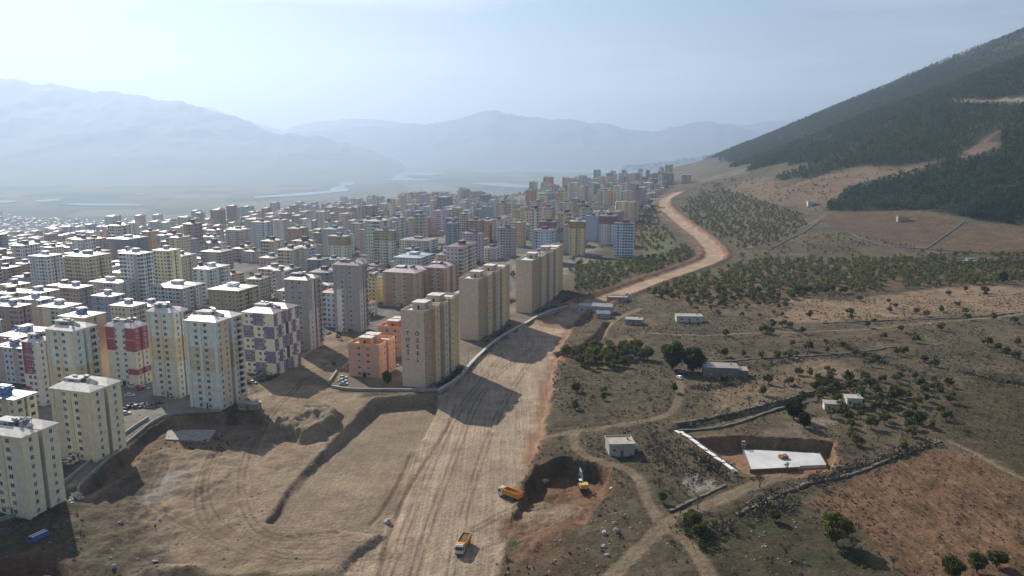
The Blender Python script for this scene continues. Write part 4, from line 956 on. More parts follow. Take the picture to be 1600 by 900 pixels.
SHORT = ["lettered tan slab", "middle tan slab", "farthest tan slab", "pink roofed white tower", "cream banded tower", "blue sided cream tower", "long cream block", "leftmost near cream block", "chequered block", "red and white block", "crimson panelled block", "dark grey tower", "white cornered grey tower", "front orange block", "rear orange block", "brown striped block", "second brown striped block", "small yellow block",
 "olive brown block", "navy block", "white dark-vented block", "tall white tower", "yellow and white tower", "yellow and brown tower", "pale grey balconied tower", "dark glass block", "green cornered white block", "beige block by the shed", "pinkish tower", "left twin tower", "right twin tower", "orange brown tower", "ochre topped cream tower", "ochre topped green tower", "wide white block", "light blue roofed block", "slender blue grey tower", "white block by the grey tower", "blue and white maroon roofed tower", "maroon topped tower", "ochre tower", "white and maroon tower", "blue and white orchard tower", "centre far tan tower", "left far tan tower", "right far tan tower", "pinkish cream far tower", "skyline ochre tower", "slim dark blue tower", "grey pink tower", "orange slab", "mauve tower", "grey and cream striped tower", "small white maroon roofed block", "hidden blue tower", "unfinished far tower", "bare concrete block", "pale skyline block", "blue roofed edge block", "red striped edge block", "white balconied edge block", "bright roofed white block", "pale green block", "busy roofed cream tower", "pink sheeted block", "cream vented block", "patchy roofed cream block"]
used = set()
for k, (x, y, z, ti, sz, pc, rc, p0) in enumerate(placed):
    if k >= NIND: break
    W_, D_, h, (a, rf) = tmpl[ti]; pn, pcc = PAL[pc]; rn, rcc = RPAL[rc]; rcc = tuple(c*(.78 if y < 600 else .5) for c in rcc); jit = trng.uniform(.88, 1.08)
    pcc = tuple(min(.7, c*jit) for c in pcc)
    hi = sorted(range(len(HN)), key=lambda i: (HN[i][0][0]-p0[0])**2+(HN[i][0][1]-p0[1])**2)
    size = "low" if h*sz < 14 else "mid-rise" if h*sz < 24 else "tall"
    lab = None
    for i in hi[:8]:
        dx, dy = p0[0]-HN[i][0][0], p0[1]-HN[i][0][1]
        side = ("right of" if dx > 0 else "left of") if abs(dx) > abs(dy)*1.1 else ("behind" if dy < 0 else "in front of")
        t_ = "%s %s block with %s roof, %s the %s" % (size, pn, rn, side, SHORT[i])
        if t_ not in used: lab = t_; break
    if lab is None:
        i = hi[0]; n_ = 2
        while "%s, number %d outward" % (t_, n_) in used: n_ += 1
        lab = "%s, number %d outward" % (t_, n_)
    used.add(lab)
    r = root(AB, (x, y, z), Y17+trng.choice([0, 0, 0, math.pi/2*0, .12, -.15]), lab, "apartment block", "apartment blocks of the town")
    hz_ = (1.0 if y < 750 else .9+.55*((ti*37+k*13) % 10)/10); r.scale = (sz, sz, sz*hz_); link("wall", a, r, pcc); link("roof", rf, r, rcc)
    link_z = 0
# far part of the town: thousands of small blocks that read as one mass
V, F, FU, FC, FM = [], [], [], [], []
hzr = random.Random(5)
for (x, y, z, ti, sz, pc, rc, p0) in placed[NIND:]:
    W_, D_, h, _ = tmpl[ti]; W_ *= sz; D_ *= sz; h *= sz*hzr.choice([.8, 1, 1, 1.2, 1.45]); yw = Y17+hzr.choice([0, 0, .2, -.2]); c_, s_ = math.cos(yw), math.sin(yw)
    k = len(V); f = lambda a, b_, zz: (x+c_*a-s_*b_, y+s_*a+c_*b_, z+zz)
    V += [f(0, 0, -4), f(W_, 0, -4), f(W_, D_, -4), f(0, D_, -4), f(0, 0, h), f(W_, 0, h), f(W_, D_, h), f(0, D_, h), f(W_*.35, D_*.4, h+2), f(W_*.65, D_*.6, h+2)]
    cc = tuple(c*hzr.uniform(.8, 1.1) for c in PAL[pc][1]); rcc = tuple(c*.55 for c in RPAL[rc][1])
    off = hzr.randrange(1000)*3.1
    for (a, b_, L_) in ((0, 1, W_), (1, 2, D_), (2, 3, W_), (3, 0, D_)):
        u1 = round(L_/3.1)*3.1; F.append((k+a, k+b_, k+b_+4 if b_ else k+4, k+a+4)); FU.append([(off, -4), (off+u1, -4), (off+u1, h), (off, h)]); FC.append(cc); FM.append(0); off += u1
    for q in ((k+4, k+5, k+9, k+8), (k+6, k+7, k+8, k+9), (k+5, k+6, k+9, k+9), (k+7, k+4, k+8, k+8)):
        q = tuple(dict.fromkeys(q)); F.append(q); FU.append([(-1, -1)]*len(q)); FC.append(rcc); FM.append(1)
b = MB(); b.v = V; b.f = F; b.m = FM; b.uv = dict(enumerate(FU))
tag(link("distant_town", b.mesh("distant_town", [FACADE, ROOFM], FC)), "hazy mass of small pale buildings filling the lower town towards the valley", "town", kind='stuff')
print("town", len(placed))
# ------------------------------------------------------------------ walls, houses, small structures
def band_wall(name, label, cat, pts, th, below, above, material, seg=2.0, jit=0.0, capm=None, zfun=None, group=None, flat_top=False):
    """a wall following the ground along surveyed points"""
    P = np.array([ground(*p)[:2] for p in pts]); P = densify(P, 5) if len(P) > 2 else P
    out = [P[0]]
    for q in P[1:]:
        d = np.hypot(*(q-out[-1])); n = max(1, int(d/seg)); out += [out[-1]+(q-out[-1])*(i+1)/n for i in range(n)] if n > 0 else [q]
    P = np.array(out); b = MB(); rr = random.Random(len(pts)*7+int(P[0][0]))
    T = np.gradient(P, axis=0); T /= np.maximum(np.hypot(T[:, 0], T[:, 1]), 1e-6)[:, None]; Nn = np.stack([-T[:, 1], T[:, 0]], 1)
    above = above*(.62 if material is STONE else 1); th = th*(.75 if material is STONE else 1)
    zs = np.array([max(zf(*(p+n*2.5)), zf(*(p-n*2.5)), zf(*p)) for p, n in zip(P, Nn)]); ker = np.ones(5)/5; zs = np.convolve(np.pad(zs, 2, 'edge'), ker, 'valid')
    V = []
    for p, n, z in zip(P, Nn, zs):
        j = rr.uniform(-jit, jit); t2 = th/2+rr.uniform(0, jit)*.5
        V.append([(*(p-n*t2*1.15), z-below), (*(p+n*t2*1.15), z-below), (*(p+n*t2), z+above+j), (*(p-n*t2), z+above+j)])
    for a, c in zip(V[:-1], V[1:]):
        b.quad(a[0], c[0], c[3], a[3]); b.quad(c[1], a[1], a[2], c[2]); b.quad(a[3], c[3], c[2], a[2], 1 if capm else 0)
    b.quad(*V[0]); b.quad(*V[-1][::-1])
    c_ = P.mean(0); z0 = float(zs.min()); b.v = [(x-c_[0], y-c_[1], z-z0) for x, y, z in b.v]
    return tag(link(name, b.mesh(name, [material]+([capm] if capm else [])), None, None, (c_[0], c_[1], z0)), label, cat, group)
STONE = mat("dry_stone", (.16, .145, .125), .95, nscale=1.2, noise=.3, bump=.2, bscale=1.5)
band_wall("retaining_wall", "curved concrete retaining wall between the cream blocks and the earth pit", "retaining wall", [(346,643),(300,645),(264,650),(240,661),(205,688),(165,722),(130,755),(122,768)], .45, 5.5, 1.1, CONC)
band_wall("boundary_wall", "low grey wall along the foot of the two nearest cream blocks", "wall", [(-20,822),(40,800),(105,752),(150,716),(200,676),(232,655)], .4, 1.5, 1.3, CONC, capm=CONC_L)
band_wall("retaining_wall", "straight retaining wall with pale coping in front of the lettered tan slab", "retaining wall", [(518,606),(545,610),(600,611),(645,611),(682,611)], .6, 2.5, 1.2, CONC, capm=CONC_L)
band_wall("retaining_wall", "pale topped retaining wall curving along the left edge of the graded earth road", "retaining wall", [(684,612),(716,591),(742,561),(776,531),(813,509),(850,491),(888,481)], 1.8, 3.6, .5, CONC, capm=CONC_L)
band_wall("boundary_wall", "short tilted wall left of the white parked cars by the orange block", "wall", [(514,600),(526,582)], .5, 1.2, 1.3, CONC, capm=CONC_L)
band_wall("boundary_wall", "short pale wall at the front left corner of the orange block", "wall", [(535,577),(546,567)], .5, 1.2, 1.0, CONC, capm=CONC_L)
band_wall("boundary_wall", "low pale kerb wall beyond the chequered block", "wall", [(395,592),(440,572),(488,548)], .4, 1.2, .9, CONC, capm=CONC_L)
band_wall("stone_wall", "dark field wall north of the sunken lane, running up to the twin sheds", "stone wall", [(1056,664),(1110,654),(1160,643),(1225,626),(1290,606),(1340,594)], 1.3, 1, 1.3, STONE, jit=.25)
band_wall("stone_wall", "dark field wall south of the sunken lane above the concrete slab", "stone wall", [(1062,678),(1120,670),(1165,658),(1222,641),(1262,630)], 1.2, 1, 1.2, STONE, jit=.25)
band_wall("stone_wall", "stone wall between the dirt track and the red ploughed field", "stone wall", [(1150,806),(1200,782),(1260,757),(1330,742),(1400,715),(1470,690)], 1.3, 1, 1.0, STONE, jit=.3)
band_wall("stone_wall", "stone wall bending south of the track junction", "stone wall", [(1045,800),(1075,786),(1105,772),(1135,758)], 1.1, 1, .9, STONE, jit=.3)
band_wall("stone_wall", "long low wall below the scattered trees in the middle of the dry fields", "stone wall", [(1130,566),(1200,560),(1280,556),(1330,552),(1400,542)], 1.0, 1, .8, STONE, jit=.25)
band_wall("stone_wall", "low wall at the lower edge of the pale tan field", "stone wall", [(1285,506),(1340,503),(1420,500),(1500,497),(1600,488)], 1.0, 1, .8, STONE, jit=.25)
band_wall("stone_wall", "field wall edging the left of the brown fields under the forest", "stone wall", [(1200,392),(1250,366),(1284,344)], 1.4, 1, 1.4, STONE, jit=.25)
band_wall("stone_wall", "field wall dividing the two brown fields under the forest", "stone wall", [(1446,390),(1476,369),(1506,347)], 1.4, 1, 1.4, STONE, jit=.25)
band_wall("stone_wall", "field wall crossing below both brown fields", "stone wall", [(1330,366),(1385,384),(1450,390),(1530,396),(1600,400)], 1.4, 1, 1.2, STONE, jit=.25)
WHITEP = mat("glossy_white_sheet", (.78, .77, .78), .25, 0, .6, noise=.04)
def panel_fence():
    P = np.array([ground(*p) for p in [(1056,675),(1150,740)]]); n = 22; r = root("panel_fence", tuple(P[0]), 0, "long row of glossy white panels leading down to the concrete slab", "fence")
    d = (P[1]-P[0])[:2]; L_ = np.hypot(*d); ang = math.atan2(d[1], d[0]); r.rotation_euler = (0, 0, ang)
    for i in range(n):
        x0 = i*L_/n; wx = P[0][:2]+d*(i+.5)/n; z = zf(*wx)-P[0][2]
        b = MB(); b.box(x0+.05, -.75, z+.55+.1*(i % 3), x0+L_/n-.12, .75, z+.75+.1*(i % 3)); link("panel", b.mesh("panel", [WHITEP]), r)
        b = MB(); b.box(x0+.1, -.6, z-.4, x0+.3, .6, z+.55); link("post", b.mesh("post", [CONC]), r)
panel_fence()
def slab():
    P = [ground(1160,706), ground(1280,713), ground(1291,731), ground(1250,732), ground(1248,736), ground(1172,739)]
    z = max(zf(p[0], p[1]) for p in P[:2])+.3; c = np.mean([p[:2] for p in P], 0); zt = .75; b = MB(); n = len(P)
    V = [(p[0]-c[0], p[1]-c[1]) for p in P]
    r = root("concrete_slab", (c[0], c[1], z), 0, "fresh white concrete foundation slab inside the square earth cut", "slab")
    k = len(b.v); b.v += [(x, y, -2.5) for x, y in V]+[(x, y, zt) for x, y in V]; b.f.append(tuple(range(k+n-1, k+n-1-n, -1)) if False else tuple(range(2*n-1, n-1, -1))); b.m.append(0)
    b.f[-1] = tuple(range(2*n-1, n-1, -1))
    for i in range(n): j = (i+1) % n; b.f.append((i, n+i, n+j, j)); b.m.append(0)
    link("deck", b.mesh("deck", [mat("fresh_concrete", (.52, .53, .53), .7, noise=.1, nscale=.12)]), r)
    for i in (4, 5, 1):
        a, d = V[i], V[(i+1) % n]; b = MB(); e = Vector((d[0]-a[0], d[1]-a[1], 0)); q = Vector((-e.y, e.x, 0)).normalized()*.12; A = Vector((*a, 0)); D = Vector((*d, 0))
        b.hexa([A-q+Vector((0, 0, -2.4)), D-q+Vector((0, 0, -2.4)), D+q*.9+Vector((0, 0, -2.4)), A+q*.9+Vector((0, 0, -2.4)), A-q+Vector((0, 0, zt+.35)), D-q+Vector((0, 0, zt+.35)), D+q*.9+Vector((0, 0, zt+.35)), A+q*.9+Vector((0, 0, zt+.35))]); link("formwork_board", b.mesh("formwork_board", [mat("formwork_wood", (.17, .13, .10), .8)]), r)
    g = G(1224, 716, lambda x, y: np.full(np.shape(x), z+zt))
    r2 = root("brick_stack", (g[0], g[1], z+zt), .3, "small reddish stack of bricks on the white concrete slab", "bricks"); b = MB()
    for i in range(3):
        for j in range(2): b.box(-1.6+i*1.1, -1+j*1.05, .15, -1.6+i*1.1+1, -1+j*1.05+.98, 1.2+.15*((i+j) % 2))
    link("bricks", b.mesh("bricks", [mat("red_brick", (.30, .16, .11), .9, noise=.25, nscale=4)]), r2); b = MB(); b.box(-1.7, -1.1, 0, 1.8, 1.2, .14); link("pallet", b.mesh("pallet", [mat("pallet_wood", (.25, .19, .12), .9)]), r2)
    g = ground(1161, 704); r3 = root("formwork_tower", (g[0], g[1], g[2]), 0, "small grey scaffold tower at the back left corner of the concrete slab", "scaffold"); b = MB()
    for sx in (-.6, .6):
        for sy in (-.5, .5): b.box(sx-.05, sy-.05, 0, sx+.05, sy+.05, 4)
    link("frame", b.mesh("frame", [METAL]), r3); b = MB(); [b.box(-.6, -.5, zz, .6, .5, zz+.06) for zz in (1.3, 2.6, 3.9)]; link("platform", b.mesh("platform", [CONC]), r3)
slab()
HOUSEW = obj_color_mat("limewashed_wall", .9, .2, .3)
_p = [ground(262, 672), ground(338, 672), ground(326, 690), ground(258, 688)]; _c = np.mean([p[:2] for p in _p], 0); _z = max(p[2] for p in _p)-.05
_b = MB(); _b.hexa([(p[0]-_c[0], p[1]-_c[1], -1.5) for p in (_p[3], _p[2], _p[1], _p[0])]+[(p[0]-_c[0], p[1]-_c[1], .15) for p in (_p[3], _p[2], _p[1], _p[0])])
tag(link("concrete_slab", _b.mesh("concrete_slab", [CONC]), None, None, (_c[0], _c[1], _z)), "pale blinding concrete pad at the bottom of the shaded pit below the towers", "slab")
def house(label, px, py, W_, D_, h, yaw, wc, rc, name="house", door=True, gable=False, annex=None, wins=2, parapet=True):
    rc = tuple(c*.72 for c in rc); wc = tuple(c*.9 for c in wc); g = ground(px, py); r = root(name, g, yaw, label, "house" if name != "shed" else "shed"); b = MB(); b.box(0, 0, -1.5, W_, D_, h)
    if annex: b.box(W_+.003, D_*.2, -1.5, W_+annex, D_, h*.7)
    link("wall", b.mesh("wall", [HOUSEW]), r, wc); b = MB()
    if gable: 
        b.hexa([(-.4, -.4, h+.01), (W_+.4, -.4, h+.01), (W_+.4, D_+.4, h+.01), (-.4, D_+.4, h+.01), (-.4, D_/2-.05, h+1.5), (W_+.4, D_/2-.05, h+1.5), (W_+.4, D_/2+.05, h+1.5), (-.4, D_/2+.05, h+1.5)])
    else:
        b.box(-.35, -.35, h+.003, W_+.35, D_+.35, h+.28)
        if parapet:
            for q in ((-.35, -.35, W_+.35, -.1), (-.35, D_+.1, W_+.35, D_+.35), (-.35, -.1, -.1, D_+.1), (W_+.1, -.1, W_+.35, D_+.1)): b.box(q[0], q[1], h+.283, q[2], q[3], h+.75)
    if annex: b.box(W_+.4, D_*.2-.3, h*.7+.003, W_+annex+.3, D_+.3, h*.7+.2)
    link("roof", b.mesh("roof", [ROOFM]), r, rc)
    for i in range(wins): link("window", WINT[0], r, None, (W_*(.2+.6*i/max(1, wins-1)), -.004, h*.55))
    if wins: link("window", WINT[0], r, None, (W_+.004, D_*.5, h*.55), math.pi/2) if not annex else None
    if door: b = MB(); b.box(W_*.5-.5, -.06, 0, W_*.5+.5, -.003, 2.1); link("door", b.mesh("door", [mat("wooden_door", (.14, .08, .05), .7)]), r)
    b = MB(); b.box(W_*.8, D_*.6, h+.29, W_*.8+.6, D_*.6+.6, h+1.4); link("chimney", b.mesh("chimney", [CONC]), r)
    return r
house("small flat roofed concrete house beside the dirt track fork, open parapet roof", 952, 713, 9.5, 8, 4.2, math.radians(4), (.42, .42, .40), (.55, .50, .42), wins=1, annex=None)
house("small white house with pale roof standing in the upper dry field", 1057, 504, 17, 8, 4.2, math.radians(-4), (.60, .60, .58), (.50, .48, .42), parapet=False, wins=3)
house("low blue grey cottage with pale roof left of the white field house", 977, 507, 11, 7, 3.4, math.radians(-12), (.30, .36, .42), (.52, .48, .44), parapet=False)
house("white farm building with maroon roof at the start of the winding road", 903, 490, 14, 10, 5.5, math.radians(-14), (.48, .50, .54), (.42, .32, .36), parapet=False, wins=3)
house("low farm shed with grey sheet roof right of the maroon roofed farm building", 925, 486, 14, 9, 3.6, math.radians(-14), (.40, .42, .44), (.46, .46, .45), gable=True, name="shed")
house("small farm annex with tarpaulin blue roof below the maroon roofed building", 932, 497, 9, 7, 3.2, math.radians(-8), (.40, .40, .40), (.30, .36, .44), gable=True, name="shed", door=False, wins=1)
house("pale farm shed behind the maroon roofed building by the winding road", 948, 473, 15, 7, 4, math.radians(-10), (.45, .44, .42), (.55, .5, .46), name="shed", wins=1)
house("derelict stone house beside the big dark trees and the white parked car", 1099, 589, 17, 9, 5.0, math.radians(-8), (.26, .235, .20), (.40, .37, .33), parapet=False, wins=2, annex=5)
house("left white hut of the pair above the concrete slab", 1288, 641, 8, 5, 2.9, math.radians(-12), (.60, .62, .64), (.50, .46, .42), name="shed", parapet=False, wins=1)
house("right white hut of the pair above the concrete slab, slightly taller", 1323, 636, 6.5, 5, 4.0, math.radians(-6), (.64, .64, .62), (.62, .58, .52), name="shed", parapet=False, wins=1)
house("tiny bright white house on the hillside orchard left of the pine plantation", 1262, 323, 11, 9, 8, math.radians(-10), (.75, .75, .75), (.6, .6, .6), wins=1)
house("long dark roofed barn right of the tiny bright white hillside house", 1270, 322, 26, 9, 3.5, math.radians(-6), (.30, .28, .27), (.18, .15, .16), name="shed", gable=True, wins=0)
house("ruined tan farmhouse with trees at the top of the brown field", 1403, 347, 14, 9, 7, math.radians(-10), (.42, .36, .27), (.40, .35, .28), wins=2)
house("long low pale shed at the right, above the orchard row", 1500, 412, 34, 5, 2.5, math.radians(4), (.50, .50, .48), (.48, .46, .42), name="shed", parapet=False, wins=0, door=False)
house("turquoise roofed shelter at the right end of the long pale shed", 1512, 410, 9, 5, 3.5, math.radians(4), (.35, .42, .42), (.22, .42, .42), name="shed", parapet=False, wins=0)
house("low site cabin in the shade below the pink roofed tower", 372, 641, 9, 4, 3, math.radians(-10), (.32, .24, .22), (.45, .42, .42), name="shed", parapet=False, wins=1)
house("long grey low shed with sheet roof in front of the twin towers", 402, 405, 60, 22, 6, math.radians(6), (.36, .37, .38), (.42, .46, .47), name="shed", gable=True, wins=0)
house("wide hall with pale pointed roof left of the ochre topped cream tower", 482, 392, 32, 26, 7, math.radians(-5), (.34, .24, .24), (.52, .60, .64), name="shed", gable=True, wins=0)

# ------------------------------------------------------------------ trees
def leaf_cloud(cent, rad, n, size, rng, flat=1.0):
    """little leaf faces scattered in clumps"""
    c = np.asarray(cent)[rng.integers(0, len(cent), n)]; rr = np.asarray(rad)
    d = rng.normal(size=(n, 3)); d /= np.linalg.norm(d, axis=1)[:, None]; p = c+d*(rr*(rng.random(n)**.4)[:, None])*np.array([1, 1, flat])
    a = rng.normal(size=(n, 3)); a /= np.linalg.norm(a, axis=1)[:, None]; b_ = np.cross(a, rng.normal(size=(n, 3))); b_ /= np.linalg.norm(b_, axis=1)[:, None]
    s = size*(.6+.8*rng.random(n))[:, None]; V = np.stack([p-a*s-b_*s*.6, p+a*s-b_*s*.5, p+a*s*.7+b_*s*.8, p-a*s*.8+b_*s*.6], 1)
    return V.reshape(-1, 3), np.arange(n*4).reshape(n, 4)
def crown_mesh(seed, R, Hc, z0, nclump, nleaf, leaf, shape='round'):
    rng = np.random.default_rng(seed); cs = []
    while len(cs) < nclump:
        p = rng.uniform(-1, 1, 3)
        if np.linalg.norm(p) < 1 and np.linalg.norm(p) > .35:
            k = 1.0 if shape == 'round' else max(.15, 1-(p[2]+1)/2*.95)
            cs.append((p[0]*R*.72*k, p[1]*R*.72*k, z0+Hc/2+p[2]*Hc*.38))
    V, F = leaf_cloud(cs, R*.38, nleaf, leaf, rng, .85); return fastmesh("crown", V, F, [LEAF])
def trunk_mesh(seed, h, r, limbs=5, spread=1.2, up=.5, mat_=None):
    rr = random.Random(seed); b = MB(); top = (rr.uniform(-.2, .2), rr.uniform(-.2, .2), h); b.tube((0, 0, -.5), top, r, r*.7, 7)
    for i in range(limbs):
        a = i*2*math.pi/limbs+rr.uniform(-.4, .4); q = (top[0]+math.cos(a)*spread, top[1]+math.sin(a)*spread, h+spread*up*rr.uniform(1.2, 2.2)); b.tube(top, q, r*.55, r*.2, 5)
    return b.mesh("trunk", [mat_ or BARK])
def bare_mesh(seed, h):
    rr = random.Random(seed); b = MB(); 
    def grow(p, d, L_, r, lv):
        q = tuple(p[i]+d[i]*L_ for i in range(3)); b.tube(p, q, r, r*.65, 5 if lv < 2 else 3)
        if lv >= 4: return
        for _ in range(4 if lv < 3 else 5):
            v = Vector(d)+Vector((rr.uniform(-1, 1), rr.uniform(-1, 1), rr.uniform(-.3, .7)))*.75; v.normalize(); t = rr.uniform(.5, 1); grow(tuple(p[i]+d[i]*L_*t for i in range(3)), tuple(v), L_*rr.uniform(.55, .78), max(.025, r*.5), lv+1)
    grow((0, 0, -.3), (0, 0, 1), h*.3, h*.035, 0); return b
ORCH = [(crown_mesh(10+i, 2.5+.3*(i % 3), 3.9, 1.1, 11, 420, .34), trunk_mesh(i, 1.7, .22)) for i in range(6)]
for i, (a, b_) in enumerate(ORCH): a.name = "crown"
BIGT = [(crown_mesh(30+i, 3.9, 6.4, 1.6, 26, 2600, .30), trunk_mesh(20+i, 2.8, .34, 6, 2)) for i in range(2)]
CON = []
for i in range(3):
    m_ = crown_mesh(40+i, 2.6, 8.5, 1.0, 24, 700, .34, 'cone'); m_.materials.clear(); m_.materials.append(PINE); CON.append((m_, trunk_mesh(50+i, 3.5, .25, 3, .7)))
BIGD = []
for i in range(2):
    m_ = crown_mesh(60+i, 5.2, 11, 1.0, 34, 2600, .42, 'round'); m_.materials.clear(); m_.materials.append(LEAF_D); BIGD.append((m_, trunk_mesh(70+i, 4, .5, 5, 2.5)))
BARE = []
for i in range(4):
    b = bare_mesh(80+i, 6.5); k = [j for j, f in enumerate(b.f)]; nt2 = 5+4*5
    t_, c_ = MB(), MB()
    for j, f in enumerate(b.f):
        tgt = t_ if j < 26 else c_; o_ = len(tgt.v); tgt.v += [b.v[q] for q in f]; tgt.f.append(tuple(range(o_, o_+len(f)))); tgt.m.append(0)
    BARE.append((c_.mesh("crown", [TWIG]), t_.mesh("trunk", [BARK])))
def plant(kind, x, y, s, label, cat, group=None, name="tree", rz=None, leafm=None):
    cr, tk = kind; r = root(name, (x, y, zf(x, y) if y < 700 else float(zb(x, y))), rz if rz is not None else random.uniform(0, 6.28), label, cat, group); r.scale = (s, s, s*random.uniform(.88, 1.1))
    link("crown", cr, r); link("trunk", tk, r); return r
rt = random.Random(3)
g = ground(1306, 852); plant(BIGT[0], g[0], g[1], 1.32, "large round evergreen tree alone beside the lower left edge of the red ploughed field", "tree", None, "evergreen_tree", .3)
for px, py, s, lab, kd in [(1487,905,.85,"squat evergreen at the bottom edge, leftmost of the bottom right three",BIGT[1]),(1526,895,.75,"evergreen at the bottom edge, middle of the bottom right three",BIGT[0]),(1556,886,.72,"evergreen with long shadow, rightmost of the bottom right three",BIGT[1]),
        (1083,824,.85,"dark rounded evergreen just right of the track junction",BIGT[0]),(1092,838,.6,"low dark evergreen crowding under the junction evergreen",BIGT[1]),
        (1050,577,1.35,"left one of the two tall dark trees beside the derelict stone house",BIGD[0]),(1082,581,1.3,"right one of the two tall dark trees beside the derelict stone house",BIGD[1]),
        (1240,655,.8,"dark spreading tree in the grass above the concrete slab cut",BIGD[0]),(1256,668,.6,"smaller dark tree right of the spreading tree above the slab cut",BIGD[1]),
        (1567,442,.75,"dark tall tree at the right end of the orchard row",BIGD[0]),(605,600,.55,"dark bushy tree by the left corner of the lettered tan slab",BIGD[1]),(522,572,.32,"small round tree beside the short pale wall",BIGT[0]),
        (1035,785,.5,"dark bush tree between the two tracks near the junction",BIGT[0]),(1210,815,.55,"dark round tree in the hedge south of the track",BIGT[1])]:
    g = ground(px, py); plant(kd, g[0], g[1], s, lab, "tree", None, "evergreen_tree")
GR = {}
def grove(P, sx, sy, yaw, kinds, label, group, smin=.8, smax=1.1, keep=.9, jit=.34, limit=None):
    x0, y0, x1, y1 = P[:, 0].min(), P[:, 1].min(), P[:, 0].max(), P[:, 1].max(); c_, s_ = math.cos(yaw), math.sin(yaw); out = []
    R_ = max(x1-x0, y1-y0)*.8; mx_, my_ = (x0+x1)/2, (y0+y1)/2
    for i in range(int(-R_/sx), int(R_/sx)):
        for j in range(int(-R_/sy), int(R_/sy)):
            u, v = i*sx+rt.uniform(-jit, jit)*sx, j*sy+rt.uniform(-jit, jit)*sy; x, y = mx_+c_*u-s_*v, my_+s_*u+c_*v
            if rt.random() > keep or fbm(x, y, 22, 2, 91) > .62: continue
            out.append((x, y))
    if not out: return []
    A = np.array(out); ok = sdist(A[:, 0], A[:, 1], P) > 0; ok &= ldist(A[:, 0], A[:, 1], ROADR) > 18
    return [(x, y, rt.uniform(smin, smax), kinds, label, group) for x, y in A[ok]]
trees = []
trees += grove(ORC_A, 8.4, 8.0, .1, ORCH, "round dark orchard tree in the dense rows right of the winding road", "dense orchard right of the winding road", .85, 1.3, .86)
trees += grove(ORC_B, 7.4, 7.2, -.2, ORCH, "orchard tree in the grove between the farthest tan slab and the winding road", "orchard inside the road bend")
trees += grove(ORC_C, 9.5, 9.5, .2, ORCH, "small tree in the hillside orchard below the bare tan slope", "hillside orchard beyond the road", .7, 1.05, .85)
trees += grove(ORC_D, 8, 9, .1, ORCH, "smaller tree in the thin rows below the dense orchard", "thin rows below the dense orchard", .55, .85, .75)
trees += grove(ORC_E, 7.8, 8.2, -.3, ORCH, "olive green tree in the orchard around the pair of white huts", "orchard by the white huts", .75, 1.15, .82)
trees += grove(ORC_F, 8, 7, -.1, ORCH, "dark tree in the cluster just right of the graded earth road", "cluster right of the graded road", 1.1, 1.6, .8)
trees += grove(ORC_G, 10, 10, .1, ORCH, "small tree between the blue and white towers and the winding road", "trees left of the winding road", .7, 1.0, .75)
for px, py in [(1134,525),(1191,520),(1203,522),(1206,512),(1222,510),(1254,522),(1264,497),(1235,515),(1330,499),(1343,470),(1389,474),(1328,492),(1132,557),(1161,556),(1190,560),(1215,562),(1232,560),(1245,558),(1263,548),(1290,540),(1293,552),(1238,541),(1361,572),(1292,582),(1265,588),(1248,586),(1232,601),(1192,618),(1200,600),(1281,602),(1318,544),(1335,556),(1350,560),(1368,564),(1380,530),(1408,520),(1402,556),(1430,535),(1471,516),(1430,530),(1412,554),(1444,566),(1460,573),(1542,540),(1558,548),(1571,556),(1586,560),(1590,540),(1552,500),(1585,505),(1511,500),(1390,488),(1400,482),(1432,490),(1448,495),(1470,488),(1495,480),(1508,490),(1482,462),(1508,455),(1538,458),(1539,462),(900,612),(942,614),(899,640),(942,625),(1053,612),(1130,600),(1356,512),(1365,505),(1300,590),(1310,612),(1340,610)]:
    x, y = G(px, py, zf); trees.append((x, y, rt.uniform(.75, 1.15), ORCH, "single tree scattered over the dry grass between the orchard and the stone walls", "scattered field trees"))
trees.sort(key=lambda t: t[1]); NT = 262
for i, (x, y, s, kinds, lab, grp) in enumerate(trees[:NT]): plant(rt.choice(kinds), x, y, s, lab, "tree", grp, "orchard_tree")
# the orchards' remaining far trees, city trees and slope bushes as one mass
def mass(name, pts, leaf, material, label, tall=False, nleaf=26):
    rng = np.random.default_rng(len(pts)); Vs, n = [], len(pts); P = np.array([(p[0], p[1]) for p in pts]); S = np.array([p[2] for p in pts]); Z = zb(P[:, 0], P[:, 1])
    th = rng.random((n, nleaf))*6.283; 
    if tall: hq = rng.random((n, nleaf))**.8; rr = (1-hq)*.95+.12; zz = 1.0+hq*8.2; rr = rr*2.5*rng.random((n, nleaf))**.35
    else: ph = np.arccos(rng.uniform(-1, 1, (n, nleaf))); rr = 2.3*np.sin(ph)*rng.uniform(.55, 1, (n, nleaf)); zz = 2.7+1.9*np.cos(ph)
    C_ = np.stack([P[:, :1]+np.cos(th)*rr*S[:, None], P[:, 1:]+np.sin(th)*rr*S[:, None], Z[:, None]+zz*S[:, None]], -1).reshape(-1, 3); m = len(C_)
    a = rng.normal(size=(m, 3)); a /= np.linalg.norm(a, axis=1)[:, None]; b_ = np.cross(a, rng.normal(size=(m, 3))); b_ /= np.linalg.norm(b_, axis=1)[:, None]
    s = leaf*np.repeat(S, nleaf)[:, None]*(.6+.7*rng.random(m))[:, None]
    if tall: a[:, 2] = -np.abs(a[:, 2])*.6
    V = np.stack([C_-a*s-b_*s*.7, C_+a*s-b_*s*.6, C_+b_*s*.9+a*s*.2], 1).reshape(-1, 3)
    tag(link(name, fastmesh(name, V, np.arange(m*3).reshape(m, 3), [material])), label, "trees", kind='stuff')
mass("orchard_trees", trees[NT:], .95, LEAF, "remaining far orchard trees around the winding road merged by distance", nleaf=40)
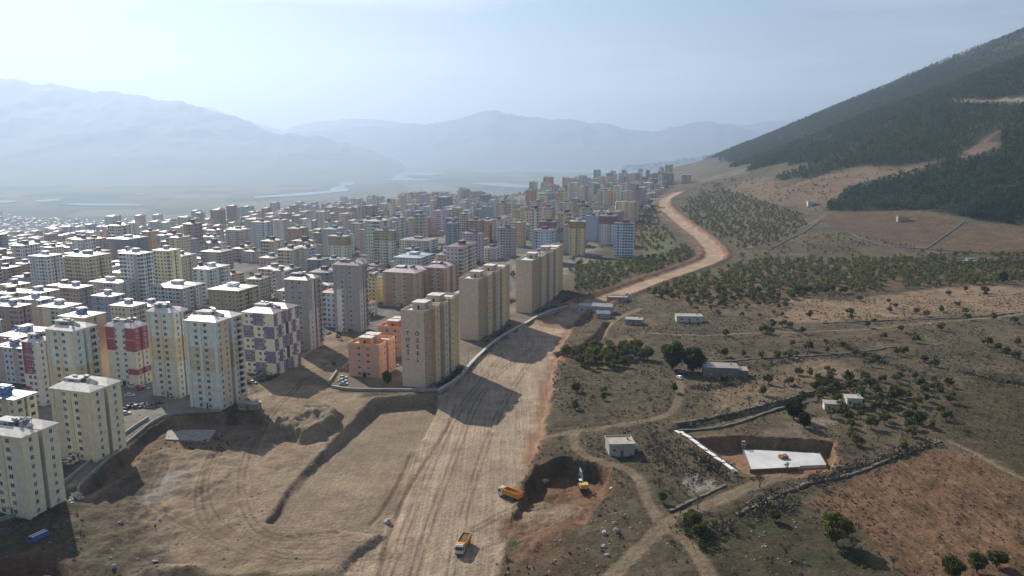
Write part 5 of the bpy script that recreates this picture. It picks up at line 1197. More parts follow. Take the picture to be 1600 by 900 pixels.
# pine forest on the mountain
def forest():
    rng = np.random.default_rng(8); n = 150000
    x = rng.uniform(430, 2300, n); y = rng.uniform(750, 3100, n); x = np.concatenate([x, rng.uniform(450, 2700, 70000)]); y = np.concatenate([y, rng.uniform(2200, 4400, 70000)]); h = mount(x, y); px, py = Q(x, y, zb(x, y))
    ok = (px > 1040) & (px < 1760) & (h > 14) & (py < 470)
    x, y, h, px, py = x[ok], y[ok], h[ok], px[ok], py[ok]
    low = G(1290, 330); 
    P1 = poly([(1085,284),(1120,280),(1180,262),(1290,268),(1330,262),(1440,264),(1530,246),(1620,246),(1620,60),(1400,130),(1250,205)])
    near_pl = poly(NEAR_PL)
    dens = np.ones(len(x)); tong = sdist(x, y, TONGUE) > -8; inpl = sdist(x, y, near_pl) > 0
    gap = (sdist(x, y, poly([(1500,252),(1530,212),(1562,205),(1558,232),(1530,248)])) > -4)
    base_edge = (h > 62+fbm(x, y, 110, 3, 12)*26)
    keepm = (base_edge | inpl) & ~tong & ~gap
    top = sstep(300, 420, h+fbm(x, y, 120, 3, 13)*90); dens = .97-.40*top
    dens = np.where(fbm(x, y, 130, 4, 14) > .42, dens*.45, dens)
    for q in (poly([(1480,160),(1560,154),(1700,150),(1700,162),(1560,164)]),): dens = np.where(sdist(x, y, q) > -2, 0, dens)
    d_in = np.where(inpl, 1.0, dens); keepm &= rng.random(len(x)) < d_in*np.where(inpl, 1, .75)
    x, y, h = x[keepm], y[keepm], h[keepm]; o = np.argsort(y)
    pts = [(x[i], y[i], rng.uniform(.8, 1.35)*(1.1 if h[i] < 120 else 1.0)) for i in o]
    print("pines", len(pts))
    vis = [p for p in pts if 1285 < Q(p[0], p[1], float(zb(p[0], p[1])))[0] < 1605]
    for p in vis[:150]: plant(rt.choice(CON), p[0], p[1], p[2]*.95, "pine at the near lower edge of the dark plantation above the brown fields", "pine tree", "pines along the plantation edge", "pine_tree")
    fs = set(id(p) for p in vis[:150]); mass("pine_forest", [p for p in pts if id(p) not in fs], 1.3, PINE, "dark pine forest covering the mountain slope", True, 20)
    ss = rng.uniform(0, 1, 6000)
    return pts
forest()
# small bushes: slopes, tan tongue, town greenery
def scatter(P, n, smin, smax, rng, avoid=None):
    x = rng.uniform(P[:, 0].min(), P[:, 0].max(), n*3); y = rng.uniform(P[:, 1].min(), P[:, 1].max(), n*3); ok = sdist(x, y, P) > 0; ok &= ldist(x, y, ROADR) > 16
    ok &= fbm(x, y, 40, 3, 33) > -.25
    return [(a, b_, rng.uniform(smin, smax)) for a, b_ in list(zip(x[ok], y[ok]))[:n]]
rg = np.random.default_rng(4); bushes = []
bushes += scatter(TONGUE, 260, .35, .75, rg)
bushes += scatter(poly([(1200,400),(1285,350),(1335,366),(1450,390),(1600,400),(1600,410),(1400,406),(1240,408),(1170,412)]), 420, .25, .6, rg)
bushes += scatter(poly([(1150,390),(1230,372),(1290,335),(1285,350),(1200,400),(1160,412)]), 200, .3, .7, rg)
bushes += scatter(poly([(1085,292),(1120,282),(1180,270),(1150,292),(1100,303),(1065,322)]), 160, .5, 1.0, rg)
bushes += scatter(poly([(1450,400),(1640,395),(1640,425),(1450,408)]), 160, .5, 1.0, rg)
mass("hillside_bushes", bushes, 1.1, LEAF, "small bushes dotted over the tan slope and terraces under the forest", nleaf=16)
tw = []
for (x, y) in [(rt.uniform(-1100, 260), rt.uniform(420, 2600)) for _ in range(2600)]:
    if x > road_x(y)+25 or abs(x) > .75*y: continue
    if min(((x-p[0]-8)**2+(y-p[1]-8)**2) for p in placed) < 150: continue
    if any((x-b_[0])**2+(y-b_[1])**2 < (b_[2]+2)**2 for b_ in HERO): continue
    tw.append((x, y, rt.uniform(.6, 1.2)))
mass("street_greenery", tw, 1.0, LEAF_D, "street and courtyard trees between the town blocks", nleaf=26)
# weeds, tufts and scrub on the near ground
def tufts():
    rng = np.random.default_rng(12); n = 46000; x = rng.uniform(-190, 420, n); y = rng.uniform(175, 640, n)
    ok = np.abs(x) < y*.72+6
    for P in (ROADBED, PIT, SITE, YARD, TYARD, BOX, EXC): ok &= sdist(x, y, P) < .5
    for T, wd in zip(TRACKS, TRACKW): ok &= ldist(x, y, T) > wd+.6
    ok &= (fbm(x, y, 26, 4, 55) > -.05+.25*(sdist(x, y, PLOW) > 0)) | (rng.random(n) < .12); ok &= ldist(x, y, ROADR) > 13; ok &= (x > 20) | (y < 300)
    x, y = x[ok], y[ok]; s = rng.uniform(.25, .8, len(x))**1.3
    for P in (PLOW, GREENF):
        gx, gy = np.meshgrid(np.arange(P[:, 0].min()-40, P[:, 0].max()+40, 3.1), np.arange(P[:, 1].min()-40, P[:, 1].max()+40, 2.6)); c_, s_ = math.cos(-.6), math.sin(-.6); mx_, my_ = P.mean(0)
        vx = mx_+c_*(gx-mx_)-s_*(gy-my_); vy = my_+s_*(gx-mx_)+c_*(gy-my_); vx = vx.ravel()+rng.normal(size=vx.size)*.25; vy = vy.ravel()+rng.normal(size=vy.size)*.25; kk = (sdist(vx, vy, P) > 1.5) & (rng.random(len(vx)) < .62); x = np.concatenate([x, vx[kk]]); y = np.concatenate([y, vy[kk]]); s = np.concatenate([s, rng.uniform(.22, .5, kk.sum())])
    z = zf(x, y); m = len(x); k = 9
    d = rng.normal(size=(m, k, 3)); d /= np.linalg.norm(d, axis=2)[:, :, None]; d[:, :, 2] = np.abs(d[:, :, 2])
    c = np.stack([x, y, z], 1)[:, None, :]+d*s[:, None, None]*.8; a = rng.normal(size=(m, k, 3)); a /= np.linalg.norm(a, axis=2)[:, :, None]; b_ = np.cross(a, d); q = s[:, None, None]*.55
    V = np.stack([c-a*q, c+a*q, c+b_*q*1.4+np.array([0, 0, .1])], 2).reshape(-1, 3)
    tag(link("scrub", fastmesh("scrub", V, np.arange(m*k*3).reshape(-1, 3), [mat("dry_scrub", (.13, .115, .065), .95, color2=(.05, .055, .03), nscale=.25, thresh=(.4, .6))])), "dry weeds and low scrub over the fields", "scrub", kind='stuff')
    n = 5200; x = rng.uniform(-190, 330, n); y = rng.uniform(175, 470, n); ok = (np.abs(x) < y*.72+6) & (fbm(x, y, 20, 3, 77) > .1)
    for T, wd in zip(TRACKS, TRACKW): ok &= ldist(x, y, T) > wd
    ok &= ~((sdist(x, y, ROADBED) > 0)); ok &= (sdist(x, y, PLOW) < 0) | (rng.random(len(x)) < .12); ok &= sdist(x, y, GREENF) < 0; x, y = x[ok], y[ok]; z = zf(x, y); m = len(x); s = rng.uniform(.12, .42, m)
    base = np.array([(-1, -1, -.3), (1, -1, -.3), (1, 1, -.3), (-1, 1, -.3), (-.5, -.6, .8), (.6, -.5, .6), (.5, .5, .9), (-.6, .5, .7)]); V = base[None]*(1+rng.normal(size=(m, 8, 3))*.22); V = V*s[:, None, None]+np.stack([x, y, z], 1)[:, None]
    q = np.array([(4, 5, 6, 7), (0, 1, 5, 4), (1, 2, 6, 5), (2, 3, 7, 6), (3, 0, 4, 7)]); F = (q[None]+(np.arange(m)*8)[:, None, None]).reshape(-1, 4)
    tag(link("stones", fastmesh("stones", V.reshape(-1, 3), F, [mat("field_stone", (.27, .24, .20), .95, nscale=.5, noise=.25)])), "small stones and clods strewn over the ground", "stones", kind='stuff')
tufts()
bl = [(1083,655),(1102,660),(1136,652),(1171,632),(1225,606),(1020,690),(1028,720),(1014,708),(1040,735),(1072,735),(1060,700),(1098,725),(1120,742),(1030,762),(1050,778),(1062,765),(1187,762),(1190,790),(1128,820),(1140,830),(1155,812),(1170,800),(1090,795),(1320,705),(1295,470),(1305,462),(1262,560),(1333,618),(1372,604),(1350,574),(1372,690),(1410,585),(1490,620),(1500,640),(1480,605),(1540,576),(1580,598),(1396,888),(1334,860),(1226,868),(985,566),(1005,560),(930,560),(1012,548),(880,556),(1490,668),(1520,560),(1230,735),(1275,760),(1445,590),(1468,598),(1340,585)]
for i, (px, py) in enumerate(bl):
    x, y = G(px, py, zf); plant(BARE[i % 4], x, y, rt.uniform(.75, 1.15), "leafless brown tree among the walls, tracks and fields of the right side", "bare tree", "leafless trees", "bare_tree")
def hedge(label, pts, w_, h_, n, seed, leafm=None):
    P = densify(np.array([ground(*p)[:2] for p in pts]), 6); rng = np.random.default_rng(seed); k = rng.random(n)*(len(P)-1); i = k.astype(int); f = (k-i)[:, None]; c = P[i]*(1-f)+P[np.minimum(i+1, len(P)-1)]*f
    gap = fbm(c[:, 0], c[:, 1], 14, 2, seed) > -.35; c = c[gap]; c = c+rng.normal(size=c.shape)*w_*.45; z = zf(c[:, 0], c[:, 1]); hh = h_*(.55+.45*fbm(c[:, 0], c[:, 1], 9, 2, seed+1))
    C_ = np.column_stack([c, z+np.abs(hh)*rng.random(len(c))]); mid = C_.mean(0); mid[2] = C_[:, 2].min(); V, F = leaf_cloud(C_-mid, .7, len(C_)*3, .3, rng)
    tag(link("hedge", fastmesh("hedge", V, F, [leafm or LEAF_D]), None, None, tuple(mid)), label, "hedge")
SCR = mat("winter_brush", (.16, .14, .11), .95, color2=(.075, .068, .05), nscale=.4, thresh=(.4, .6))
hedge("dense dark hedge between the slab track and the red ploughed field", [(1180,790),(1230,768),(1290,748),(1345,728),(1400,712),(1460,692)], 3.5, 3.2, 1500, 1, SCR)
hedge("brush along the upper wall of the sunken lane", [(1075,668),(1130,652),(1190,636),(1250,618),(1330,598)], 2.2, 2.2, 700, 2, SCR)
hedge("tangled brush filling the corner left of the white panel row", [(1010,660),(1030,700),(1045,730),(1075,745),(1110,745)], 8, 1.6, 520, 3, SCR)
hedge("grey brush strip below the track junction evergreen", [(1100,838),(1140,820),(1185,800),(1230,790)], 5, 2.2, 900, 4, SCR)
hedge("brush below the derelict stone house", [(1085,606),(1120,606),(1160,594)], 4, 2.0, 500, 5, SCR)
hedge("dark brush line across the dry fields left of the orchard wall", [(1150,575),(1200,572),(1270,562),(1330,556),(1400,560),(1440,572)], 3, 1.8, 700, 6, SCR)
hedge("brush along the near side of the green field at the right edge", [(1500,580),(1540,590),(1580,598),(1640,602)], 3, 2.4, 500, 7, SCR)
hedge("brush at the lower left of the slab cut", [(1075,702),(1100,722),(1130,742)], 4, 1.8, 400, 8, SCR)
hedge("grassy scrub bank beneath the evergreen right of the junction", [(1070,812),(1085,842),(1110,856)], 4, 1.8, 450, 9, LEAF_D)
hedge("dark scrub row under the leafless trees along the field terrace", [(1300,535),(1340,548),(1380,566),(1420,580)], 4, 2.2, 600, 10, SCR)
hedge("low shrubs in front of the chequered block", [(380,600),(410,596),(432,588)], 2, 1.8, 300, 11, LEAF_D)
hedge("garden shrubs along the right foot of the lettered tan slab", [(684,604),(708,590),(722,576)], 2, 1.6, 260, 12, LEAF_D)
hedge("garden shrubs along the right foot of the middle tan slab", [(757,536),(780,522),(798,508)], 2, 1.6, 220, 13, LEAF_D)
hedge("garden shrubs along the right foot of the farthest tan slab", [(840,489),(870,478),(894,466)], 2, 1.6, 220, 14, LEAF_D)
# ------------------------------------------------------------------ vehicles, people, small things
RUB = mat("tyre_rubber", (.025, .025, .025), .8); ORANGE = mat("orange_tipper_paint", (.62, .27, .03), .35, 0, .5, noise=.12, nscale=.8); SILV = mat("silver_cab_paint", (.55, .56, .58), .25, .1, .6, noise=.05)
WIND = mat("windscreen", (.02, .025, .035), .08, 0, .8); LOAD = mat("soil_load", (.14, .10, .075), .95, noise=.3, nscale=2); CHASS = mat("chassis_steel", (.06, .06, .065), .6); LAMP = mat("lamp_glass", (.7, .7, .68), .1, 0, .8)
def wheel(r_, w_, n=14):
    b = MB(); b.tube((0, -w_/2, 0), (0, w_/2, 0), r_, r_, n, 0, True); b.tube((0, -w_/2-.02, 0), (0, w_/2+.02, 0), r_*.5, r_*.5, 10, 1, True); return b.mesh("wheel", [RUB, METAL])
TW = wheel(.52, .36); CW = wheel(.33, .2)
def dump_truck(loc, yaw, label, load):
    r = root("dump_truck", loc, yaw, label, "dump truck")      # forward is +x
    b = MB(); b.box(-4.2, -.45, .75, 3.9, .45, 1.1); b.box(-4.3, -1.2, .55, -4.1, 1.2, .75); link("chassis", b.mesh("chassis", [CHASS]), r)
    b = MB(); b.hexa([(2.3, -1.22, .65), (4.25, -1.22, .65), (4.25, 1.22, .65), (2.3, 1.22, .65), (2.3, -1.2, 3.0), (3.95, -1.15, 3.0), (3.95, 1.15, 3.0), (2.3, 1.2, 3.0)]); b.box(2.45, -1.0, 3.003, 3.6, 1.0, 3.2)
    cab = link("cab", b.mesh("cab", [SILV]), r)
    b = MB(); b.hexa([(4.165, -1.05, 1.75), (4.19, -1.05, 1.75), (4.19, 1.05, 1.75), (4.165, 1.05, 1.75), (4.0, -1.0, 2.75), (4.03, -1.0, 2.75), (4.03, 1.0, 2.75), (4.0, 1.0, 2.75)]); link("windscreen", b.mesh("windscreen", [WIND]), cab)
    for s in (-1, 1):
        b = MB(); b.box(2.9, s*1.213-.012, 1.75, 3.8, s*1.213+.012, 2.6); link("side_window", b.mesh("side_window", [WIND]), cab)
        b = MB(); b.box(4.255, s*.9-.2, .85, 4.29, s*.9+.2, 1.1); link("headlight", b.mesh("headlight", [LAMP]), cab)
        b = MB(); b.box(3.95, s*1.33-.08, 1.9, 4.1, s*1.33+.08, 2.5); link("mirror", b.mesh("mirror", [CHASS]), cab)
    b = MB(); b.box(4.253, -1.15, .5, 4.38, 1.15, .8); link("bumper", b.mesh("bumper", [CHASS]), r)
    b = MB(); t = .09; x0, x1, z0, z1 = -4.5, 2.0, 1.25, 2.95
    b.box(x0, -1.25, z0, x1, 1.25, z0+.1)
    for s in (-1, 1): b.box(x0, s*1.25-t/2, z0+.103, x1, s*1.25+t/2, z1); b.box(x0-.05, s*1.28-.09, z1+.003, x1+.05, s*1.28+.09, z1+.14)
    for s in (-1, 1):
        for k in range(6): b.box(x0+.3+k*1.15, s*1.345-.045, z0, x0+.45+k*1.15, s*1.345+.045, z1)
    b.box(x0-.02, -1.2, z0+.103, x0+.08, 1.2, z1-.1); b.box(x1-.1, -1.2, z0+.103, x1, 1.2, z1+.3); b.box(x1, -1.2, z1+.2, x1+.9, 1.2, z1+.3)
    bed = link("tipper_body", b.mesh("tipper_body", [ORANGE]), r)
    if load:
        b = MB(); b.hexa([(x0+.1, -1.15, z0+.15), (x1-.12, -1.15, z0+.15), (x1-.12, 1.15, z0+.15), (x0+.1, 1.15, z0+.15), (x0+.6, -.8, z1-.25), (x1-.8, -.8, z1-.1), (x1-.8, .8, z1-.15), (x0+.6, .8, z1-.3)]); link("soil", b.mesh("soil", [LOAD]), bed)
    for wx in (3.1, 1.55, -2.2, -3.55):
        for s in (-1, 1): link("wheel", TW, r, None, (wx, s*1.02, .52))
    for s in (-1, 1): b = MB(); b.box(-4.1, s*1.0-.2, 1.1, -1.6, s*1.0+.2, 1.16); link("mudguard", b.mesh("mudguard", [CHASS]), r)
    return r
def aim(a, b_): return math.atan2(b_[1]-a[1], b_[0]-a[0])
a = ground(810, 782); c = ground(784, 770); m = ((a[0]+c[0])/2, (a[1]+c[1])/2); dump_truck((m[0], m[1], zf(*m)+.05), math.radians(143), "orange tipper truck with empty body beside the excavator pit", False)
a = ground(728, 846); m = ground(722, 858); dump_truck((m[0]+.3, m[1], zf(m[0], m[1])+.05), math.radians(-103), "tipper truck with soil in its body driving towards the camera on the graded road", True)
def excavator(loc, yaw):
    r = root("excavator", loc, yaw, "yellow tracked excavator digging at the dark earth bank", "excavator"); YEL = mat("excavator_paint", (.66, .40, .08), .4, 0, .5)
    for s in (-1, 1):
        b = MB(); b.box(-2.1, s*1.25-.3, .12, 2.1, s*1.25+.3, .85); b.tube((-2.1, s*1.25-.3, .48), (-2.1, s*1.25+.3, .48), .42, .42, 12, 0, True); b.tube((2.1, s*1.25-.3, .48), (2.1, s*1.25+.3, .48), .42, .42, 12, 0, True); link("track", b.mesh("track", [CHASS]), r)
    b = MB(); b.box(-1, -.95, .4, 1, .95, 1.05); b.tube((0, 0, 1.05), (0, 0, 1.2), .9, .9, 16, 0, True); link("undercarriage", b.mesh("undercarriage", [CHASS]), r)
    b = MB(); b.box(-2.6, -1.4, 1.25, 1.2, 1.4, 2.0); b.box(-2.7, -1.4, 1.25+.76, -.6, 1.4, 2.6); b.hexa([(-3.1, -1.35, 1.3), (-2.703, -1.35, 1.3), (-2.703, 1.35, 1.3), (-3.1, 1.35, 1.3), (-2.95, -1.3, 2.45), (-2.703, -1.3, 2.45), (-2.703, 1.3, 2.45), (-2.95, 1.3, 2.45)]); link("body", b.mesh("body", [YEL]), r)
    b = MB(); b.hexa([(-.5, .45, 2.003), (1.35, .45, 2.003), (1.35, 1.4, 2.003), (-.5, 1.4, 2.003), (-.4, .5, 3.1), (1.0, .5, 3.1), (1.0, 1.35, 3.1), (-.4, 1.35, 3.1)]); cab = link("cab", b.mesh("cab", [WIND]), r); b = MB(); b.box(-.5, .42, 3.103, 1.1, 1.43, 3.2); link("cab_roof", b.mesh("cab_roof", [PVC]), cab)
    GREYM = mat("worn_boom_paint", (.42, .44, .44), .45, .2, .5)
    b = MB(); b.hexa([(.9, -.3, 1.6), (1.5, -.3, 1.6), (1.5, .15, 1.6), (.9, .15, 1.6), (3.4, -.3, 4.7), (4.0, -.3, 4.4), (4.0, .15, 4.4), (3.4, .15, 4.7)]); b.hexa([(3.4, -.3, 4.7), (4.0, -.3, 4.35), (4.0, .15, 4.35), (3.4, .15, 4.7), (6.6, -.25, 4.9), (6.7, -.25, 4.5), (6.7, .1, 4.5), (6.6, .1, 4.9)]); link("boom", b.mesh("boom", [GREYM]), r)
    b = MB(); b.tube((2.2, -.45, 2.4), (3.9, -.45, 4.3), .09, .07, 8); b.tube((2.2, .3, 2.4), (3.9, .3, 4.3), .09, .07, 8); link("hydraulic_ram", b.mesh("hydraulic_ram", [METAL]), r)
    b = MB(); b.hexa([(6.5, -.2, 5.2), (6.9, -.2, 5.0), (6.9, .05, 5.0), (6.5, .05, 5.2), (6.9, -.2, 1.9), (7.2, -.2, 1.9), (7.2, .05, 1.9), (6.9, .05, 1.9)][::1]); link("arm", b.mesh("arm", [GREYM]), r)
    b = MB(); b.hexa([(6.2, -.6, .9), (7.0, -.6, .7), (7.0, .5, .7), (6.2, .5, .9), (6.5, -.6, 2.0), (7.5, -.6, 1.9), (7.5, .5, 1.9), (6.5, .5, 2.0)]); [b.box(6.0, -.55+.24*i, .75, 6.25, -.45+.24*i, .88) for i in range(5)]; link("bucket", b.mesh("bucket", [CHASS]), r)
g = ground(911, 763); excavator((g[0], g[1], zf(g[0], g[1])), math.radians(96))
CB = {}
def car_parts():
    b = MB(); b.hexa([(-2.15, -.86, .28), (2.15, -.86, .28), (2.15, .86, .28), (-2.15, .86, .28), (-2.1, -.82, .9), (2.05, -.8, .78), (2.05, .8, .78), (-2.1, .82, .9)]); body = b.mesh("body", [CARP])
    b = MB(); b.hexa([(-1.75, -.78, .86), (1.1, -.78, .83), (1.1, .78, .83), (-1.75, .78, .86), (-1.3, -.62, 1.40), (.25, -.62, 1.42), (.25, .62, 1.42), (-1.3, .62, 1.40)]); cab = b.mesh("windows", [WIND])
    b = MB(); b.hexa([(-1.34, -.65, 1.403), (.28, -.65, 1.423), (.28, .65, 1.423), (-1.34, .65, 1.403), (-1.2, -.55, 1.48), (.15, -.55, 1.5), (.15, .55, 1.5), (-1.2, .55, 1.48)]); roof = b.mesh("roof", [CARP])
    b = MB(); b.box(2.06, -.75, .55, 2.17, -.4, .7); hl = b.mesh("headlight", [LAMP]); return body, cab, roof, hl
CBODY, CCAB, CROOF, CHL = car_parts()
def car(px, py, yaw, color, label, grp=None, f=None):
    x, y = G(px, py, zf) if py > 470 else G(px, py); z = zf(x, y) if y < 700 else float(zb(x, y)); r = root("parked_car", (x, y, z), yaw, label, "car", grp)
    link("body", CBODY, r, color); link("windows", CCAB, r); link("roof", CROOF, r, color); link("headlight", CHL, r); link("headlight", CHL, r, None, (0, 1.15, 0))
    for wx in (-1.35, 1.3):
        for s in (-1, 1): link("wheel", CW, r, None, (wx, s*.76, .33))
    return r
CW_, CS, CK, CBL, CR = (.75, .75, .76), (.4, .42, .44), (.05, .05, .06), (.06, .12, .30), (.35, .04, .03)
car(1062, 591, math.radians(110), CW_, "white car parked on the grass track below the two tall dark trees")
car(1068, 582, math.radians(20), (.28, .3, .32), "grey car in the shade behind the white car at the grass track")
for i, (px, py, c, l) in enumerate([(541,592,CW_,"white car, uppermost of three side by side left of the orange block"),(540,597,CW_,"silver white car, middle of three side by side left of the orange block"),(542,602,(.6,.6,.66),"pale lilac car, lowest of three side by side left of the orange block")]): car(px-5, py-1, math.radians(10), c, l)
for px, py, yw, c, l in [(572,583,10,(.55,.6,.55),"pale green car in the shade in front of the orange block"),(583,583,12,(.5,.54,.55),"pale grey car right of the pale green car"),(602,582,8,CBL,"blue car in the shade by the lettered tan slab"),(607,579,8,CS,"silver car behind the blue car"),(617,572,15,CS,"silver car in the alley between the orange block and lettered slab"),
        (214,606,10,CW_,"white car standing alone on the pale yard behind the parking area"),(203,619,10,CW_,"white car beside the dark pyramid of spoil"),(207,634,20,CBL,"dark blue car in the busy parking row by the curved wall"),(215,636,25,CS,"silver car second in the busy parking row"),(234,637,15,(.45,.25,.40),"plum coloured car at the right end of the busy parking row"),(224,634,40,CW_,"white car behind the plum coloured car"),(196,647,20,CW_,"white car nearest the low boundary wall"),(248,631,0,CK,"black car at the foot of the cream banded tower"),(268,624,0,CS,"grey car between the two banded towers"),
        (101,722,10,(.35,.45,.7),"light blue car behind the low wall of the nearest blocks"),(107,726,12,(.6,.55,.2),"yellow car behind the low wall of the nearest blocks"),(95,728,12,CBL,"dark blue car behind the low wall of the nearest blocks"),(113,722,12,CW_,"white car behind the low wall of the nearest blocks"),
        (900,402,0,CBL,"blue car on the yard below the ochre tower"),(925,401,0,CBL,"dark blue car on the yard beside the orchard"),(980,462,20,CS,"grey van like car beside the farm sheds"),(700,478,10,CW_,"white car behind the brown striped blocks"),(688,483,-10,CR,"red car behind the orange blocks"),(676,480,5,CS,"silver car behind the orange blocks")]:
    car(px, py, math.radians(yw), c, l)
# blue van by the nearest block
g = ground(63, 842); r = root("van", (g[0], g[1], g[2]), math.radians(64), "long blue van with white painted roof reflections at the lower left by the shadow edge", "van"); BLUEP = mat("blue_van_paint", (.07, .13, .36), .3, 0, .6)
b = MB(); b.hexa([(-2.9, -1.0, .35), (2.9, -1.0, .35), (2.9, 1.0, .35), (-2.9, 1.0, .35), (-2.85, -.95, 1.95), (2.1, -.95, 1.95), (2.1, .95, 1.95), (-2.85, .95, 1.95)]); link("body", b.mesh("body", [BLUEP]), r)
for s in (-1, 1): b = MB(); b.box(-2.7, s*.6-.2, 1.953, 1.9, s*.6+.2, 2.03); link("roof_reflection", b.mesh("roof_reflection", [WHITEP]), r)  # white strips stand in for reflections on the blue roof
b = MB(); b.hexa([(2.37, -.85, 1.3), (2.55, -.85, 1.25), (2.55, .85, 1.25), (2.37, .85, 1.3), (2.12, -.8, 1.9), (2.16, -.8, 1.85), (2.16, .8, 1.85), (2.12, .8, 1.9)]); link("windscreen", b.mesh("windscreen", [WIND]), r)
b = MB(); b.box(-2.925, -.75, 1.2, -2.88, .75, 1.75); link("rear_window", b.mesh("rear_window", [WIND]), r)
for wx in (-1.8, 1.9):
    for s in (-1, 1): link("wheel", CW, r, None, (wx, s*.85, .36))
g = ground(86, 831); r = root("barrel", g, 0, "rusty red barrel standing right of the blue van", "barrel"); b = MB(); b.tube((0, 0, -.1), (0, 0, 1.5), .5, .5, 14, 0, True); link("drum", b.mesh("drum", [mat("rusty_red", (.28, .07, .05), .7, noise=.3, nscale=3)]), r); b = MB(); [b.tube((0, 0, q), (0, 0, q+.06), .53, .53, 14, 0, True) for q in (.45, .95)]; link("hoop", b.mesh("hoop", [CHASS]), r)
def person(px, py):
    g = ground(px, py); me = bpy.data.meshes.new("person"); J = [(0, 0, .95), (0, 0, 1.2), (0, .01, 1.42), (0, 0, 1.52), (0, -.02, 1.66), (-.1, 0, .9), (-.12, -.05, .5), (-.13, .0, .08), (-.13, -.14, .03), (.1, 0, .9), (.12, .08, .5), (.13, .1, .08), (.13, -.04, .03), (-.2, 0, 1.4), (-.27, .02, 1.13), (-.25, -.1, .88), (.2, 0, 1.4), (.27, .02, 1.13), (.25, -.1, .88)]
    E_ = [(0, 1), (1, 2), (2, 3), (3, 4), (0, 5), (5, 6), (6, 7), (7, 8), (0, 9), (9, 10), (10, 11), (11, 12), (2, 13), (13, 14), (14, 15), (2, 16), (16, 17), (17, 18)]; R_ = [.15, .14, .16, .06, .11, .095, .065, .05, .04, .095, .065, .05, .04, .07, .05, .035, .07, .05, .035]
    me.from_pydata(J, E_, []); o = link("person", me, None, None, g, .6); md = o.modifiers.new("skin", 'SKIN'); o.modifiers.new("sub", 'SUBSURF').levels = 1
    for i, v in enumerate(me.skin_vertices[0].data): v.radius = (R_[i], R_[i])
    me.skin_vertices[0].data[0].use_root = True
    dg = bpy.context.evaluated_depsgraph_get(); m2 = bpy.data.meshes.new_from_object(o.evaluated_get(dg)); o.modifiers.clear(); o.data = m2; m2.materials.clear(); m2.materials.append(mat("dark_work_clothes", (.04, .035, .035), .9)); tag(o, "person in dark clothes standing alone on the open earth site", "person")
    b = MB(); b.tube((0, .0, 1.68), (0, 0, 1.79), .115, .06, 8, 0, True); link("hair", b.mesh("hair", [mat("dark_hair", (.02, .015, .012), .8)]), o)
person(243, 827)
ROCKM = mat("pale_boulder", (.42, .40, .37), .9, noise=.2, nscale=1.5, bump=.05)
def boulder(px, py, s, label, mt=None):
    g = ground(px, py); rng = np.random.default_rng(px); me = bpy.data.meshes.new("boulder"); import bmesh; bm = bmesh.new(); bmesh.ops.create_icosphere(bm, subdivisions=2, radius=1)
    for v in bm.verts: v.co *= 1+.22*math.sin(v.co.x*3+px)+.15*rng.normal(); v.co.z *= .7
    bm.to_mesh(me); bm.free(); me.materials.append(mt or ROCKM); o = link("boulder", me, None, None, (g[0], g[1], g[2]+s*.3)); o.scale = (s, s*.8, s); tag(o, label, "boulder")
for px, py, s, l in [(945,835,1.1,"pale boulder, left of the pair on the dug slope"),(962,830,1.0,"pinkish white boulder, right of the pair on the dug slope"),(960,818,.8,"small pale boulder above the pair on the dug slope"),(942,855,.9,"dark edged boulder below the pair"),(948,868,.7,"lowest boulder in the line under the pair"),(852,753,1.3,"grey blue boulder at the foot of the dug bank"),(955,765,1.0,"flat pale rock at the right rim of the dug pit"),(604,817,1.3,"dark boulder on the scar line between pit and graded road"),(178,886,.8,"white lump at the bottom left beside the dark hollow"),(188,817,.7,"white lump left of the standing person"),(243,878,.7,"pale lump on the bottom mound"),(505,650,.6,"bright stone on top of the spoil heap")]: boulder(px, py, s, l)
g = ground(118, 775); r = root("rubble_heap", (g[0], g[1], g[2]-.2), .5, "pale concrete rubble heap at the lower end of the curved retaining wall", "rubble"); rng_ = random.Random(4); b = MB()
for i in range(26):
    x, y = rng_.gauss(0, 1.3), rng_.gauss(0, 2.4); s = rng_.uniform(.3, .8); z = max(0, 1.2-.5*math.hypot(x, y*.6)); b.hexa([(x-s, y-s, z-.6), (x+s, y-s*.8, z-.6), (x+s*.8, y+s, z-.6), (x-s, y+s*.7, z-.6), (x-s*.6, y-s*.5, z+s*.4), (x+s*.5, y-s*.6, z+s*.6), (x+s*.6, y+s*.4, z+s*.3), (x-s*.5, y+s*.6, z+s*.5)])
link("chunks", b.mesh("chunks", [CONC_L]), r)
g = ground(1147, 742); r = root("cement_mixer", g, .4, "small dark mixer and drums at the lower end of the white panel row", "mixer"); b = MB(); b.tube((0, -.7, 1.1), (0, .9, 1.5), .7, .35, 12, 0, True); link("drum", b.mesh("drum", [CHASS]), r); b = MB(); b.box(-.8, -.7, 0, -.65, .8, 1.3); b.box(.65, -.7, 0, .8, .8, 1.3); b.box(-.8, -.8, .5, .8, -.7, .65); link("frame", b.mesh("frame", [METAL]), r)
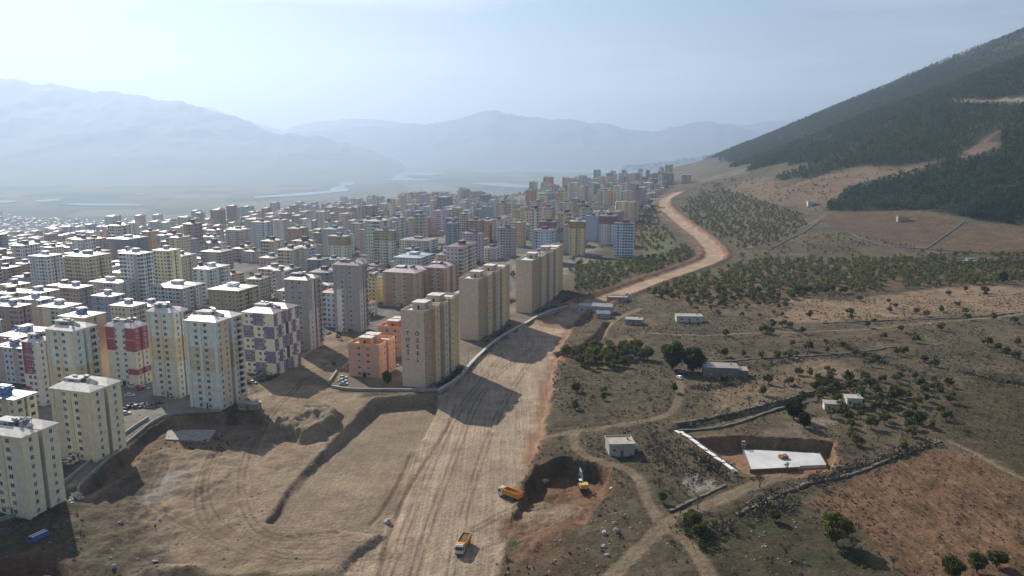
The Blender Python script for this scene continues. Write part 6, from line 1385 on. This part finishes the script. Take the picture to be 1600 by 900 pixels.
def pole(px, py, h, label, arm=True):
    g = ground(px, py); r = root("lamp_post", g, Y17, label, "lamp post"); b = MB(); b.tube((0, 0, -.3), (0, 0, h), .12, .07, 8, 0, True); link("post", b.mesh("post", [METAL]), r)
    if arm: b = MB(); b.tube((0, 0, h-.1), (1.6, 0, h+.35), .05, .04, 6); link("arm", b.mesh("arm", [METAL]), r); b = MB(); b.hexa([(1.4, -.14, h+.25), (2.2, -.14, h+.33), (2.2, .14, h+.33), (1.4, .14, h+.25), (1.4, -.1, h+.4), (2.2, -.08, h+.44), (2.2, .08, h+.44), (1.4, .1, h+.4)]); link("lamp_head", b.mesh("lamp_head", [PVC]), r)
for i, (px, py, l) in enumerate([(732,571,"lamp post on the wall between the lettered and middle tan slabs"),(800,516,"lamp post between the middle and farthest tan slabs"),(968,487,"pole beside the farm sheds at the field track"),(150,722,"lamp post behind the low wall between the two nearest cream blocks"),(262,640,"lamp post at the bend of the curved retaining wall")]): pole(px, py, 7, l)
# white minaret-like mast on the hillside
g = ground(1151, 332); r = root("wind_pole", g, 0, "thin white pole with a pennant among the hillside orchard trees", "pole"); b = MB(); b.tube((0, 0, 0), (0, 0, 12), .25, .12, 8, 0, True); link("post", b.mesh("post", [PVC]), r); b = MB(); b.hexa([(0, -.05, 3), (2.6, -.05, 1), (2.6, .05, 1), (0, .05, 3), (0, -.05, 9.5), (.6, -.05, 5), (.6, .05, 5), (0, .05, 9.5)]); link("pennant", b.mesh("pennant", [PVC]), r)

rc_ = random.Random(21); lots = [((180,596),(232,610),7), ((186,640),(250,634),6), ((640,482),(716,470),14), ((655,490),(700,480),7), ((880,398),(950,404),8), ((560,580),(620,566),6), ((80,735),(120,715),4), ((395,600),(440,575),4), ((460,545),(520,518),7), ((590,480),(598,470),2), ((700,445),(716,460),4), ((470,420),(520,428),8), ((860,440),(890,455),0)]
for a, b_, n_ in lots:
    for k in range(n_):
        t_ = (k+rc_.uniform(.1, .9))/n_; px, py = a[0]+(b_[0]-a[0])*t_+rc_.uniform(-3, 3), a[1]+(b_[1]-a[1])*t_+rc_.uniform(-2, 2)
        car(px, py, math.radians(rc_.choice([-17, 73, -10, 80])+rc_.uniform(-6, 6)), rc_.choice([CW_, CW_, CS, CK, CBL, CR, (.5, .5, .52)]), "small car parked among others on the yards and streets between the apartment blocks", "cars parked in the town")
